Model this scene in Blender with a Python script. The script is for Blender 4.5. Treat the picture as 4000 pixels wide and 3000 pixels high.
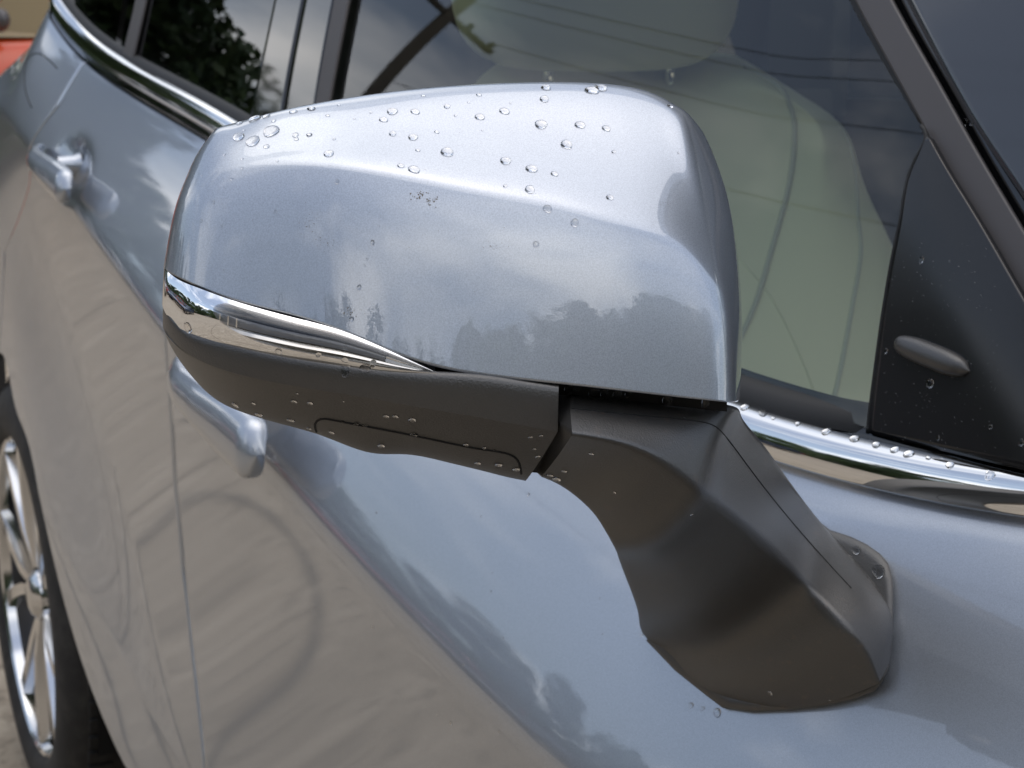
import bpy, bmesh, math, random
import numpy as np
from mathutils import Vector, Matrix
from mathutils.bvhtree import BVHTree
random.seed(7); rng = np.random.default_rng(7)
S = bpy.context.scene
COL = S.collection
for _o in list(bpy.data.objects): bpy.data.objects.remove(_o)
R = math.radians

# ------------------------------------------------------------------ camera
CP = np.array([.52, -.42, 1.2292]); YAW, PIT, FPX = R(27.2), R(12), 6000.0
FW = np.array([-math.cos(YAW)*math.cos(PIT), math.sin(YAW)*math.cos(PIT), -math.sin(PIT)])
RT = np.cross(FW, [0, 0, 1]); RT /= np.linalg.norm(RT); UP = np.cross(RT, FW)
cd = bpy.data.cameras.new('camera'); cam = bpy.data.objects.new('camera', cd); COL.objects.link(cam)
cam.matrix_world = Matrix(((RT[0], UP[0], -FW[0], CP[0]), (RT[1], UP[1], -FW[1], CP[1]), (RT[2], UP[2], -FW[2], CP[2]), (0, 0, 0, 1)))
cd.sensor_width = 36; cd.lens = FPX/4000*36; cd.clip_start = .02; cd.clip_end = 2000
cd.dof.use_dof = True; cd.dof.focus_distance = .60; cd.dof.aperture_fstop = 26
S.camera = cam
# ------------------------------------------------------------------ sky, sun, exposure
SUN_EL, SUN_AZ = R(80), R(75)      # azimuth measured from +X towards +Y
w = bpy.data.worlds.new('World'); S.world = w; w.use_nodes = True
nt = w.node_tree; N = nt.nodes; L = nt.links; N.clear()
def wn(t, **k):
    n = N.new(t)
    for a, b in k.items(): setattr(n, a, b)
    return n
sky = wn('ShaderNodeTexSky', sky_type='NISHITA', sun_disc=False); sky.sun_elevation = SUN_EL
sky.sun_rotation = math.pi/2 - SUN_AZ; sky.air_density = 1.1; sky.dust_density = 1.6; sky.ozone_density = 1.2
tc = wn('ShaderNodeTexCoord'); sp = wn('ShaderNodeSeparateXYZ'); L.new(tc.outputs['Generated'], sp.inputs[0])
mx = wn('ShaderNodeMath', operation='MAXIMUM'); L.new(sp.outputs['Z'], mx.inputs[0]); mx.inputs[1].default_value = .0
ad = wn('ShaderNodeMath', operation='ADD'); L.new(mx.outputs[0], ad.inputs[0]); ad.inputs[1].default_value = .22
cb = wn('ShaderNodeCombineXYZ')
for i, a in enumerate('XY'):
    dv = wn('ShaderNodeMath', operation='DIVIDE'); L.new(sp.outputs[a], dv.inputs[0]); L.new(ad.outputs[0], dv.inputs[1]); L.new(dv.outputs[0], cb.inputs[i])
of = wn('ShaderNodeVectorMath', operation='ADD'); L.new(cb.outputs[0], of.inputs[0]); of.inputs[1].default_value = (37.625, 20.281, 0)
nz = wn('ShaderNodeTexNoise'); L.new(of.outputs[0], nz.inputs['Vector'])
nz.inputs['Scale'].default_value = 1.3; nz.inputs['Detail'].default_value = 7; nz.inputs['Roughness'].default_value = .55; nz.inputs['Distortion'].default_value = .3
cr = wn('ShaderNodeValToRGB'); L.new(nz.outputs['Fac'], cr.inputs[0])
cr.color_ramp.elements[0].position = .47; cr.color_ramp.elements[1].position = .72
cr.color_ramp.elements[0].color = (.12,)*3+(1,); cr.color_ramp.elements[1].color = (1, 1, 1, 1)
mxr = wn('ShaderNodeMix', data_type='RGBA'); L.new(cr.outputs[0], mxr.inputs[0]); L.new(sky.outputs[0], mxr.inputs[6])
mxr.inputs[7].default_value = (12.8, 12.7, 12.6, 1)
bg = wn('ShaderNodeBackground'); L.new(mxr.outputs[2], bg.inputs[0]); bg.inputs[1].default_value = .10
wo = wn('ShaderNodeOutputWorld'); L.new(bg.outputs[0], wo.inputs[0])
sl = bpy.data.lights.new('sun', 'SUN'); sl.energy = .62; sl.angle = R(70); sl.color = (1, .95, .87)
so = bpy.data.objects.new('sun', sl); COL.objects.link(so)
sd = Vector((math.cos(SUN_EL)*math.cos(SUN_AZ), math.cos(SUN_EL)*math.sin(SUN_AZ), math.sin(SUN_EL)))
so.rotation_euler = sd.to_track_quat('Z', 'Y').to_euler()
S.render.engine = 'CYCLES'; S.render.resolution_x = 1024; S.render.resolution_y = 768
S.view_settings.view_transform = 'Standard'; S.view_settings.look = 'None'; S.view_settings.exposure = 0.56; S.view_settings.gamma = 1
S.cycles.max_bounces = 14; S.cycles.transparent_max_bounces = 16; S.cycles.transmission_bounces = 10
S.cycles.caustics_reflective = False; S.cycles.caustics_refractive = False

# ------------------------------------------------------------------ material helpers
def mat(name, col, rough=.5, metal=0., coat=0., coatr=.03, spec=.5, trans=0., ior=1.5, noise=None, bump=None, coat_ior=1.5, coat_clean=False):
    m = bpy.data.materials.new(name); m.use_nodes = True; t = m.node_tree; b = t.nodes['Principled BSDF']
    b.inputs['Base Color'].default_value = (*col, 1); b.inputs['Roughness'].default_value = rough; b.inputs['Metallic'].default_value = metal
    b.inputs['Coat Weight'].default_value = coat; b.inputs['Coat Roughness'].default_value = coatr; b.inputs['Coat IOR'].default_value = coat_ior; b.inputs['Specular IOR Level'].default_value = spec
    b.inputs['Transmission Weight'].default_value = trans; b.inputs['IOR'].default_value = ior
    co = t.nodes.new('ShaderNodeTexCoord')
    last = None
    def tex(scale, det=4, ro=.6):
        n = t.nodes.new('ShaderNodeTexNoise'); n.inputs['Scale'].default_value = scale; n.inputs['Detail'].default_value = det; n.inputs['Roughness'].default_value = ro
        t.links.new(co.outputs['Object'], n.inputs['Vector']); return n
    if noise:                                   # list of (scale, second colour, low, high)
        prev = None
        for sc, c2, lo, hi in noise:
            n = tex(sc); r = t.nodes.new('ShaderNodeMapRange'); r.inputs[1].default_value = lo; r.inputs[2].default_value = hi
            t.links.new(n.outputs['Fac'], r.inputs[0]); x = t.nodes.new('ShaderNodeMix'); x.data_type = 'RGBA'
            t.links.new(r.outputs[0], x.inputs[0])
            if prev: t.links.new(prev, x.inputs[6])
            else: x.inputs[6].default_value = (*col, 1)
            x.inputs[7].default_value = (*c2, 1); prev = x.outputs[2]
        t.links.new(prev, b.inputs['Base Color'])
    if bump:                                    # list of (scale, strength, distance)
        pn = None
        for sc, st, di in bump:
            n = tex(sc, 3); bp = t.nodes.new('ShaderNodeBump'); bp.inputs['Strength'].default_value = st; bp.inputs['Distance'].default_value = di
            t.links.new(n.outputs['Fac'], bp.inputs['Height'])
            if pn: t.links.new(pn, bp.inputs['Normal'])
            pn = bp.outputs[0]
        t.links.new(pn, b.inputs['Normal'])
    if coat_clean:                              # the clear coat itself: faint orange peel only
        n = tex(420, 2); bp = t.nodes.new('ShaderNodeBump'); bp.inputs['Strength'].default_value = .02; bp.inputs['Distance'].default_value = .0006
        t.links.new(n.outputs['Fac'], bp.inputs['Height']); t.links.new(bp.outputs[0], b.inputs['Coat Normal'])
    return m
def glassmat(name, tint, ior=1.6, rough=0.):
    m = bpy.data.materials.new(name); m.use_nodes = True; t = m.node_tree; t.nodes.clear()
    o = t.nodes.new('ShaderNodeOutputMaterial'); x = t.nodes.new('ShaderNodeMixShader'); a = t.nodes.new('ShaderNodeBsdfTransparent'); g = t.nodes.new('ShaderNodeBsdfGlossy')
    a.inputs[0].default_value = (*tint, 1); g.inputs['Roughness'].default_value = rough; g.inputs[0].default_value = (.95, .97, 1, 1)
    f = t.nodes.new('ShaderNodeFresnel'); f.inputs[0].default_value = ior
    t.links.new(f.outputs[0], x.inputs[0]); t.links.new(a.outputs[0], x.inputs[1]); t.links.new(g.outputs[0], x.inputs[2]); t.links.new(x.outputs[0], o.inputs[0])
    return m
M = {}
M['paint'] = mat('silver_blue_paint', (.475, .515, .575), .42, .85, coat=1., coatr=.01, coat_ior=2.0, bump=[(2600, .12, .0004)], noise=[(1900, (.375, .408, .46), .38, .62)], coat_clean=True)
M['black_plastic'] = mat('textured_black_plastic', (.042, .040, .038), .36, spec=1., bump=[(1300, .5, .0004)], noise=[(60, (.042, .040, .037), .4, .7)])
M['arm_plastic'] = mat('weathered_black_plastic', (.042, .040, .037), .36, spec=1., bump=[(1300, .5, .0004)], noise=[(30, (.040, .038, .036), .42, .7), (160, (.075, .056, .043), .60, .76), (700, (.11, .08, .06), .66, .78)])
M['satin'] = mat('satin_black_trim', (.085, .078, .078), .45, spec=.5, bump=[(1500, .1, .0002)])
M['sail'] = mat('sail_black', (.014, .014, .015), .22, spec=.6, noise=[(500, (.07, .07, .075), .74, .8)])
M['pillar'] = mat('dark_pillar_paint', (.035, .04, .05), .22, coat=1., coatr=.06)
M['gloss_black'] = mat('gloss_black', (.008, .008, .009), .05, spec=.6, coat=.5)
M['rubber'] = mat('rubber_seal', (.015, .015, .015), .6)
M['dark'] = mat('dark_gap', (.006, .006, .006), .8)
M['chrome'] = mat('bright_chrome', (.82, .83, .84), .05, 1.)
M['chrome_soft'] = mat('lamp_reflector', (.62, .61, .59), .16, 1.)
M['guide'] = mat('light_guide_plastic', (.30, .30, .31), .25, spec=.6)
M['alloy'] = mat('polished_alloy', (.72, .72, .72), .14, 1., coat=.4)
M['tyre'] = mat('tyre_rubber', (.022, .021, .02), .75, noise=[(30, (.05, .047, .042), .45, .75)])
M['glass'] = glassmat('front_glass', (.87, .95, .81), 1.62)
M['screen'] = glassmat('windscreen_glass', (.92, .96, .93), 1.5)
M['privacy'] = glassmat('privacy_glass', (.05, .055, .06), 1.75)
M['lens'] = glassmat('lamp_lens', (.95, .95, .95), 1.5)
M['leather'] = mat('beige_leather', (.76, .73, .56), .5, bump=[(250, .12, .001)])
M['leather_perf'] = mat('perforated_leather', (.56, .55, .49), .55, bump=[(400, .25, .001)])
M['seam'] = mat('seam_piping', (.5, .49, .43), .5)
M['cabin'] = mat('cabin_trim', (.10, .10, .10), .8)
M['cabin_light'] = mat('cabin_trim_beige', (.45, .44, .40), .8)
M['water'] = mat('water', (1, 1, 1), 0., trans=1., ior=1.33)
M['concrete'] = mat('concrete', (.37, .305, .225), .85, noise=[(.7, (.32, .265, .195), .42, .62), (7, (.44, .37, .28), .5, .62), (16, (.23, .187, .135), .52, .64), (40, (.20, .163, .118), .55, .68), (140, (.24, .205, .16), .6, .75)], bump=[(60, .3, .003)])
M['concrete_base'] = mat('yard_concrete', (.34, .30, .25), .9, noise=[(.6, (.25, .22, .18), .4, .65), (7, (.40, .355, .30), .5, .75)])
M['joint'] = mat('dark_crack', (.06, .055, .05), .9)
M['bark'] = mat('bark', (.10, .075, .055), .9, bump=[(20, .5, .02)])
M['leaf'] = mat('leaf', (.055, .10, .028), .6, noise=[(1.2, (.09, .13, .03), .4, .7)])
M['leaf2'] = mat('leaf_dark', (.035, .065, .02), .6, noise=[(1.2, (.06, .09, .025), .4, .7)])
M['pole'] = mat('weathered_wood', (.10, .075, .05), .85, bump=[(30, .4, .01)])
M['wire'] = mat('wire_black', (.02, .02, .02), .6)
M['glass_car'] = mat('dark_car_glass', (.02, .025, .03), .05, spec=.8)
M['white_wall'] = mat('white_render', (.72, .70, .66), .8, noise=[(2, (.62, .60, .57), .45, .7)])
M['roof'] = mat('grey_roof', (.18, .17, .17), .8)

# ------------------------------------------------------------------ geometry helpers
def ray(px, py): return FW + RT*((px-2000)/FPX) - UP*((py-1500)/FPX)
def Ud(px, py, d): return CP + ray(px, py)*d
def Ux(px, py, x): r = ray(px, py); return CP + r*((x-CP[0])/r[0])
def Uy(px, py, y): r = ray(px, py); return CP + r*((y-CP[1])/r[1])
def depth_of(p): return float((np.asarray(p)-CP)@FW)
def newobj(name, me, parent=None, m=None, smooth=True):
    if m is not None: me.materials.append(m)
    if smooth: me.polygons.foreach_set('use_smooth', [True]*len(me.polygons))
    o = bpy.data.objects.new(name, me); COL.objects.link(o)
    if parent: o.parent = parent
    return o
def pyobj(name, v, f, m, parent=None, smooth=True, sharp=None):
    me = bpy.data.meshes.new(name); me.from_pydata([tuple(map(float, p)) for p in v], [], f); me.update()
    o = newobj(name, me, parent, m, smooth)
    if sharp: 
        try: me.set_sharp_from_angle(angle=R(sharp))
        except Exception: pass
    return o
def tag(o, label, cat, group=None, kind=None):
    if label: o['label'] = label
    if cat: o['category'] = cat
    if group: o['group'] = group
    if kind: o['kind'] = kind
    return o
def empty(name, loc=(0, 0, 0)):
    o = bpy.data.objects.new(name, None); COL.objects.link(o); o.location = loc; o.empty_display_size = .1; return o
def spl(P, n):
    """natural cubic spline through P (k,...) sampled at n points"""
    P = np.asarray(P, float); k = len(P); sh = P.shape; Q = P.reshape(k, -1)
    if k == 2: t = np.linspace(0, 1, n)[:, None]; return (Q[0]*(1-t)+Q[1]*t).reshape((n,)+sh[1:])
    if len(sh) == 3: seg = np.mean(np.linalg.norm(np.diff(P, axis=0), axis=-1), axis=1)
    else: seg = np.linalg.norm(np.diff(Q, axis=0), axis=-1)
    seg = np.maximum(seg, 1e-6)**.6; T = np.concatenate([[0], np.cumsum(seg)]); h = np.diff(T)
    A = np.eye(k); B = np.zeros_like(Q)
    for i in range(1, k-1):
        A[i, i-1] = h[i-1]; A[i, i] = 2*(h[i-1]+h[i]); A[i, i+1] = h[i]
        B[i] = 6*((Q[i+1]-Q[i])/h[i]-(Q[i]-Q[i-1])/h[i-1])
    m = np.linalg.solve(A, B); t = np.linspace(0, T[-1], n); j = np.clip(np.searchsorted(T, t, side='right')-1, 0, k-2)
    a = (T[j+1]-t)[:, None]; b = (t-T[j])[:, None]; hh = h[j][:, None]
    o = m[j]*a**3/(6*hh)+m[j+1]*b**3/(6*hh)+(Q[j]/hh-m[j]*hh/6)*a+(Q[j+1]/hh-m[j+1]*hh/6)*b
    return o.reshape((n,)+sh[1:])
def tensor(G, nu, nv):
    G = spl(np.asarray(G, float), nu); return np.swapaxes(spl(np.swapaxes(G, 0, 1), nv), 0, 1)
def gridfaces(a, b, flip=False, closed=False):
    f = []
    bb = b if closed else b-1
    for i in range(a-1):
        for j in range(bb):
            q = (i*b+j, i*b+(j+1) % b, (i+1)*b+(j+1) % b, (i+1)*b+j); f.append(q[::-1] if flip else q)
    return f
def gridobj(name, G, m, parent, flip=False, smooth=True, thick=0, closed=False):
    a, b = G.shape[:2]; o = pyobj(name, G.reshape(-1, 3), gridfaces(a, b, flip, closed), m, parent, smooth)
    if thick:
        s = o.modifiers.new('thickness', 'SOLIDIFY'); s.thickness = thick; s.offset = -1; s.use_even_offset = True
    return o
def tube(name, pts, rad, m, parent, n=8, samples=None, cap=True):
    P = np.asarray(pts, float)
    if samples: P = spl(P, samples)
    v = []; f = []; k = len(P); pu = np.array([0, 0, 1.])
    for i in range(k):
        t = P[min(i+1, k-1)]-P[max(i-1, 0)]; t /= np.linalg.norm(t)+1e-12
        s = np.cross(t, pu)
        if np.linalg.norm(s) < .05: s = np.cross(t, [1., 0, 0])
        s /= np.linalg.norm(s); q = np.cross(s, t); r_ = rad[i] if hasattr(rad, '__len__') else rad
        for j in range(n): a = 2*math.pi*j/n; v.append(P[i]+(s*math.cos(a)+q*math.sin(a))*r_)
    f = gridfaces(k, n, closed=True)
    if cap: f += [tuple(range(n))[::-1], tuple(range((k-1)*n, k*n))]
    return pyobj(name, v, f, m, parent)
class MB:
    def __init__(s): s.v = []; s.f = []
    def box(s, c, h, rot=None):
        b = len(s.v)
        for dx in (-1, 1):
            for dy in (-1, 1):
                for dz in (-1, 1):
                    p = Vector((dx*h[0], dy*h[1], dz*h[2]))
                    if rot is not None: p = rot @ p
                    s.v.append(tuple(p+Vector(c)))
        s.f += [tuple(b+i for i in q) for q in ((0, 1, 3, 2), (4, 6, 7, 5), (0, 4, 5, 1), (2, 3, 7, 6), (0, 2, 6, 4), (1, 5, 7, 3))]; return s
    def build(s, name, m, parent=None, smooth=False): return pyobj(name, s.v, s.f, m, parent, smooth)
def lathe(name, prof, m, parent, c, axis='Y', n=48):
    """profile of (radius, offset along axis)"""
    v = []
    for r_, h in prof:
        for j in range(n):
            a = 2*math.pi*j/n; v.append((c[0]+r_*math.cos(a), c[1]+h, c[2]+r_*math.sin(a)))
    return pyobj(name, v, gridfaces(len(prof), n, closed=True), m, parent, sharp=35)

# ------------------------------------------------------------------ the car's side as a surface y = body(x, z)
def plan(x):
    return .018*(x+.9)**2/1.44 + np.where(x < -2.4, .45*np.abs(x+2.4)**2.0, 0) + np.where(x < .04, .38*np.maximum(np.minimum(x, .04)+.28, 0)**2, .0389+.2432*.25*(1-np.exp(-np.maximum(x-.04, 0)/.25)))
def ycr(x): return -.02 + plan(x)
def Dup(x): return .120+.027*np.clip(x, -3, .6)+3.2*np.maximum(-1.98-x, 0)**2
def hitN(Q, off, yf, t0=.35, t1=4.2):
    Q = np.asarray(Q, float).reshape(-1, 2); n = len(Q); off = np.broadcast_to(np.asarray(off, float), (n,))
    r = FW[None]+RT[None]*((Q[:, 0]-2000)/FPX)[:, None]-UP[None]*((Q[:, 1]-1500)/FPX)[:, None]
    T = np.geomspace(t0, t1, 260); P = CP+r[:, None]*T[None, :, None]
    ins = P[..., 1] > yf(P[..., 0], P[..., 2])-off[:, None]
    k = np.where(ins.any(1), ins.argmax(1), len(T)-1); b = T[k]; a = T[np.maximum(k-1, 0)]
    for i in range(28):
        m_ = .5*(a+b); p = CP+r*m_[:, None]; i_ = p[:, 1] > yf(p[:, 0], p[:, 2])-off; b = np.where(i_, m_, b); a = np.where(i_, a, m_)
    return CP+r*b[:, None]
def unproj(q, yf): return hitN([q], 0, lambda x, z: yf(x))[0]
_cre = [(2155, 3000), (1976, 2817), (1814, 2654), (1675, 2516), (1529, 2370), (1407, 2239), (1285, 2085), (1163, 1963), (1049, 1824), (624, 1284), (470, 1049), (371, 922), (259, 777), (180, 650)]
_a = np.array([unproj(q, ycr) for q in _cre]); _pc = np.polyfit(_a[:, 0], _a[:, 2], 3)
def zcr(x): return np.polyval(_pc, np.clip(x, -2.3, .0)) + np.maximum(x, 0)*-.007
_bl = [(208, 102), (253, 169), (325, 247), (482, 356), (603, 434), (723, 512), (796, 560), (2983, 1790), (3254, 1862), (3616, 1944), (4000, 2025)]
ybl = lambda x: ycr(x)+Dup(x)
_b = np.array([unproj(q, ybl) for q in _bl]); _o = np.argsort(_b[:, 0]); _b = _b[_o]
_vx = np.array([-.95, -.65, -.40]); _vz = np.interp(_vx, [_b[6, 0], _b[7, 0]], [_b[6, 2], _b[7, 2]])-np.array([.003, .005, .004])
_px = np.concatenate([_b[:, 0], _vx]); _pz = np.concatenate([_b[:, 2], _vz]); _w = np.array([2.]*7+[7., 7., 7., 7.]+[1.]*3); _pb = np.polyfit(_px, _pz, 6, w=_w); _dp = np.polyder(_pb)
def zbel(x):
    xc = np.clip(x, -2.25, .05); return np.polyval(_pb, xc)+(x-xc)*np.polyval(_dp, xc)*np.where(x > 0, .6, 1.)
print('belt fit', np.round(np.polyval(_pb, _b[:, 0])-_b[:, 2], 4), 'slope0', np.polyval(_dp, 0.))
WC = np.array([-2.136, -.012, .308]); WS = 1.06; GZ = WC[2]-.36*WS+.002
def flare(x, z):
    # soft swelling of the lower rear door and quarter panel towards the wheel arch
    line = -1.03 - (z-.468)*1.42
    t = np.clip((line-x)/.60, 0, 1); t = t*t*(3-2*t); lo = 1/(1+np.exp((z-.84)/.085))
    return -.030*t*lo*np.clip((x+2.9)/.6, 0, 1)
def body(x, z):
    x = np.asarray(x, float); z = np.asarray(z, float)
    c = zcr(x); H = np.maximum(zbel(x)-c, .03); t = (z-c)/H; D = Dup(x)
    r_ = .035; sp_ = r_*np.logaddexp(0, t/r_)              # rounded crease
    up = D*(.78*sp_+.22*sp_**2) + .35*D*np.maximum(t-.93, 0)**1.5*4
    dn = np.maximum(-(z-c), 0)
    low = .10*np.maximum(.40-z, 0)**1.0*np.clip((.40-z)/.1, 0, 1) + .012*np.sin(np.clip(dn/.5, 0, 1)*math.pi)
    y_ = ycr(x)+up+low+flare(x, z)
    for cx_, cz_, sl_ in CUPS:
        q_ = ((x-cx_)/.075)**2+((z-cz_-sl_*(x-cx_))/.032)**2; y_ = y_+.014*np.exp(-q_**1.6)
    return y_
CUPS = []
def hit(px, py, off=0.): return hitN([(px, py)], off, body)[0]

car = tag(empty('parked_car', (-.9, .85, 0)), 'silver blue car seen along its side, wet door mirror in front', 'car')
def P_(o): o.parent = car; o.matrix_parent_inverse = car.matrix_world.inverted(); return o
car_inv = Matrix.Translation((.9, -.85, 0))
def part(o):
    o.matrix_parent_inverse = car_inv; return o

# panel outlines (x as a function of z)
_g = np.array([hit(*q) for q in [(669, 1627), (683, 1881), (714, 2224), (750, 2532), (796, 2965)]])
def xB(z): return np.interp(z, [.15, .3, *_g[::-1, 2], 1.05, 1.2], [-.93, -.945, *_g[::-1, 0], -1.03, -1.02])
_rc = np.array([hit(*q) for q in [(325, 249), (301, 283), (229, 410), (142, 524), (118, 640), (112, 723), (54, 892), (18, 976)]])
_ro = np.argsort(_rc[:, 2])
def xR(z): return np.interp(z, [.2, *_rc[_ro, 2], 1.4], [-2.2, *_rc[_ro, 0], _rc[0, 0]])
_ar = hitN([(494, 3000), (412, 2827), (325, 2600), (228, 2263), (163, 1981), (108, 1721), (60, 1590)], 0, body)
_ac = spl(np.concatenate([[(_ar[0, 0]+.12, _ar[0, 2]-.004), (_ar[0, 0]+.05, _ar[0, 2]-.002)], _ar[:, [0, 2]], [(WC[0], WC[2]+.425), (WC[0]-.2, WC[2]+.37), (WC[0]-.38, WC[2]+.2), (WC[0]-.44, WC[2]-.02)]]), 120)
_ac = _ac[np.argsort(_ac[:, 0])]
def zbot(x): return np.interp(x, _ac[:, 0], _ac[:, 1])
def panel(name, xl, xr, nx, nz, thick=.012, inset=True):
    """body panel between two cut lines"""
    s_ = np.linspace(0, 1, nx)[:, None]; t_ = np.linspace(0, 1, nz)[None]
    x = xl(np.full((1, 1), .8))*(1-s_)+xr(np.full((1, 1), .8))*s_+0*t_
    for k in range(60):
        zb_, zt_ = zbot(x), zbel(x); z = zb_+(zt_-zb_)*t_; x = .8*x+.2*(xl(z)*(1-s_)+xr(z)*s_)
    z = zbot(x)+(zbel(x)-zbot(x))*t_
    return np.stack([x, body(x, z), z], -1)
def edge_cols(G, which):
    """add a tight rolled return at the first/last column"""
    if which == 0:
        a = G[0].copy(); b = a.copy(); b[:, 0] += .0022; c = a.copy(); c[:, 1] += .012; c[:, 0] -= .0
        b[:, 1] = body(b[:, 0], b[:, 2]); a[:, 1] += .0018
        return np.concatenate([c[None], a[None], b[None], G[1:]])
    a = G[-1].copy(); b = a.copy(); b[:, 0] -= .0022; c = a.copy(); c[:, 1] += .012
    b[:, 1] = body(b[:, 0], b[:, 2]); a[:, 1] += .0018
    return np.concatenate([G[:-1], b[None], a[None], c[None]])
gp = .0022
HF = [hit(690, 1390, .02), hit(1062, 1745, .034)]; HR = [hit(122, 585, .02), hit(262, 738, .034)]
CUPS = [(HF[0][0]*.5+HF[1][0]*.5, HF[0][2]*.5+HF[1][2]*.5, (HF[1][2]-HF[0][2])/(HF[1][0]-HF[0][0])), (HR[0][0]*.5+HR[1][0]*.5, HR[0][2]*.5+HR[1][2]*.5, (HR[1][2]-HR[0][2])/(HR[1][0]-HR[0][0]))]
G = edge_cols(panel('front_door', lambda z: xB(z)+gp, lambda z: .75+0*z, 150, 150, inset=False), 0)
front_door = part(gridobj('front_door', G, M['paint'], car))
G = edge_cols(edge_cols(panel('rear_door', lambda z: xR(z)+gp, lambda z: xB(z)-gp, 110, 150, inset=False), 0), 1)
rear_door = part(gridobj('rear_door', G, M['paint'], car))
G = edge_cols(panel('quarter_panel', lambda z: -2.75+0*z, lambda z: xR(z)-gp, 110, 150, inset=False), 1)
quarter = part(gridobj('quarter_panel', G, M['paint'], car))
# dark structure behind the panel gaps
v = []
xs_ = np.linspace(-2.7, .74, 60)
Gs = np.array([[(x, float(body(x, z))+.016, z) for z in np.linspace(float(zbot(x))+.004, float(zbel(x))-.006, 30)] for x in xs_])
part(gridobj('inner_shell', Gs, M['dark'], car))
# sill underneath and wheel housing
part(MB().box((-.35, .57, .20), (1.2, .52, .08)).build('underbody', M['dark'], car))
vv = []
for a in np.linspace(-.35, math.pi+.35, 30):
    for y in (.02, .30): vv.append((WC[0]+.415*math.cos(a), y, WC[2]+.415*math.sin(a)))
part(pyobj('wheel_housing', vv, gridfaces(30, 2), M['dark'], car))
part(MB().box((WC[0], .32, .42), (.45, .01, .42)).build('housing_wall', M['dark'], car))

# ------------------------------------------------------------------ rear wheel
tyre_r = .36
wheel = part(lathe('rear_wheel', [(r_*WS, h_) for r_, h_ in [(.255, .02), (.258, .004), (.262, .0), (.27, .004), (.272, .03), (.262, .17)]], M['alloy'], car, WC))
wheel.name = 'rear_wheel'
tp = [(.262, .006), (.270, -.004), (.285, -.010), (.315, -.010), (.338, -.002), (.352, .014), (.358, .03), (.360, .06), (.360, .16), (.35, .20), (.27, .2)]
ty = lathe('tyre', [(r_*WS, h_) for r_, h_ in tp], M['tyre'], wheel, WC, n=64); ty.matrix_parent_inverse = Matrix()
def groove():
    mb = MB()
    for k in range(72):
        a = 2*math.pi*k/72
        for h in (.045, .10, .15):
            rot = Matrix.Rotation(-a-.0, 3, 'Y')
            mb.box((WC[0]+.3605*WS*math.cos(a), WC[1]+h, WC[2]+.3605*WS*math.sin(a)), (.004, .019, .0115), rot)
    return mb.build('tread_blocks', M['tyre'], wheel)
groove()
for k in range(5):
    for sgn in (-1, 1):
        a0 = R(90+72*k+20)+sgn*.10; a1 = R(90+72*k+20)+sgn*.30
        v = []
        for (r_, a, hw, y) in ((.045, a0, .012, .022), (.11, a0+(a1-a0)*.35, .014, .012), (.18, a0+(a1-a0)*.7, .015, .008), (.258, a1, .019, .006)):
            r_ *= WS; c_ = np.array([WC[0]+r_*math.cos(a), WC[1]+y, WC[2]+r_*math.sin(a)]); t = np.array([-math.sin(a), 0, math.cos(a)])
            v += [c_-t*hw+[0, .018, 0], c_-t*hw*.75, c_+t*hw*.75, c_+t*hw+[0, .018, 0]]
        pyobj('spoke', v, gridfaces(4, 4), M['alloy'], wheel, sharp=40)
lathe('hub_cap', [(.0001, .004), (.02, .004), (.033, .008), (.045, .02), (.05, .05)], M['alloy'], wheel, WC, n=24)
lathe('brake_disc', [(.0001, .09), (.16, .09), (.17, .10)], M['satin'], wheel, WC, n=32)

# ------------------------------------------------------------------ belt moulding (chrome) and window surfaces
def tumb(x): return .36
def yglass(x, z):        # the greenhouse surface, leaning inwards above the belt
    dz = z-zbel(x); return ycr(x)+Dup(x)+.012+.30*dz+.28*np.maximum(dz, 0)**2
def hitg(px, py, off=0.): return hitN([(px, py)], off, yglass, .45)[0]
def sweep(name, x0, x1, n, prof, m, lift=0., inn=0., parent=car):
    """extrude a (dy, dz) profile along the belt line; towards the rear it climbs onto a wider dark strip"""
    G = np.zeros((n, len(prof), 3))
    for i, x in enumerate(np.linspace(x0, x1, n)):
        t = min(1, max(0, (-.3-x)/1.0)); t = t*t*(3-2*t)
        te = max(0, (i-(n-8))/7)**2 if 'rubber' in name else 0
        for j, (dy, dz) in enumerate(prof): G[i, j] = (x, float(ycr(x)+Dup(x))+dy+inn*t+.016*te, float(zbel(x))+dz+lift*t)
    o = part(gridobj(name, G, m, parent))
    try: o.data.set_sharp_from_angle(angle=R(50))
    except Exception: pass
    return o
cp = [(.014, .000), (-.0015, .0), (-.0040, .0008), (-.0048, .0022), (-.0009, .0166), (.0004, .0186), (.0020, .0200), (.0082, .0236), (.0098, .0234)]
sweep('belt_moulding', -2.06, .75, 180, cp, M['chrome'], .013, .007)
sweep('belt_black_strip', -2.3, .75, 160, [(.020, -.010), (.008, -.0045), (.005, -.001), (.010, .001), (.016, .012), (.018, .020), (.024, .030), (.034, .036)], M['gloss_black'])  # gloss black strip between body edge and chrome
sweep('window_sill_rubber', -2.06, hitg(3392, 1650, .004)[0]+.006, 160, [(.0088, .0222), (.0100, .0262), (.0135, .0325), (.022, .0362), (.03, .036)], M['rubber'], .010, .006)
def ext(P):      # carry an edge on upwards to the roof
    (x0, y0), (x1, y1) = P[0], P[1]
    if y0 >= 0: return P
    yt = 225-.33/depth_of(hitg(x0, y0))*FPX
    if yt > y0-60: return P
    k = (yt-y0)/(y0-y1); return [(x0+(x0-x1)*k, yt), (x0+(x0-x1)*k*.5, y0+(yt-y0)*.5)]+list(P)
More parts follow.
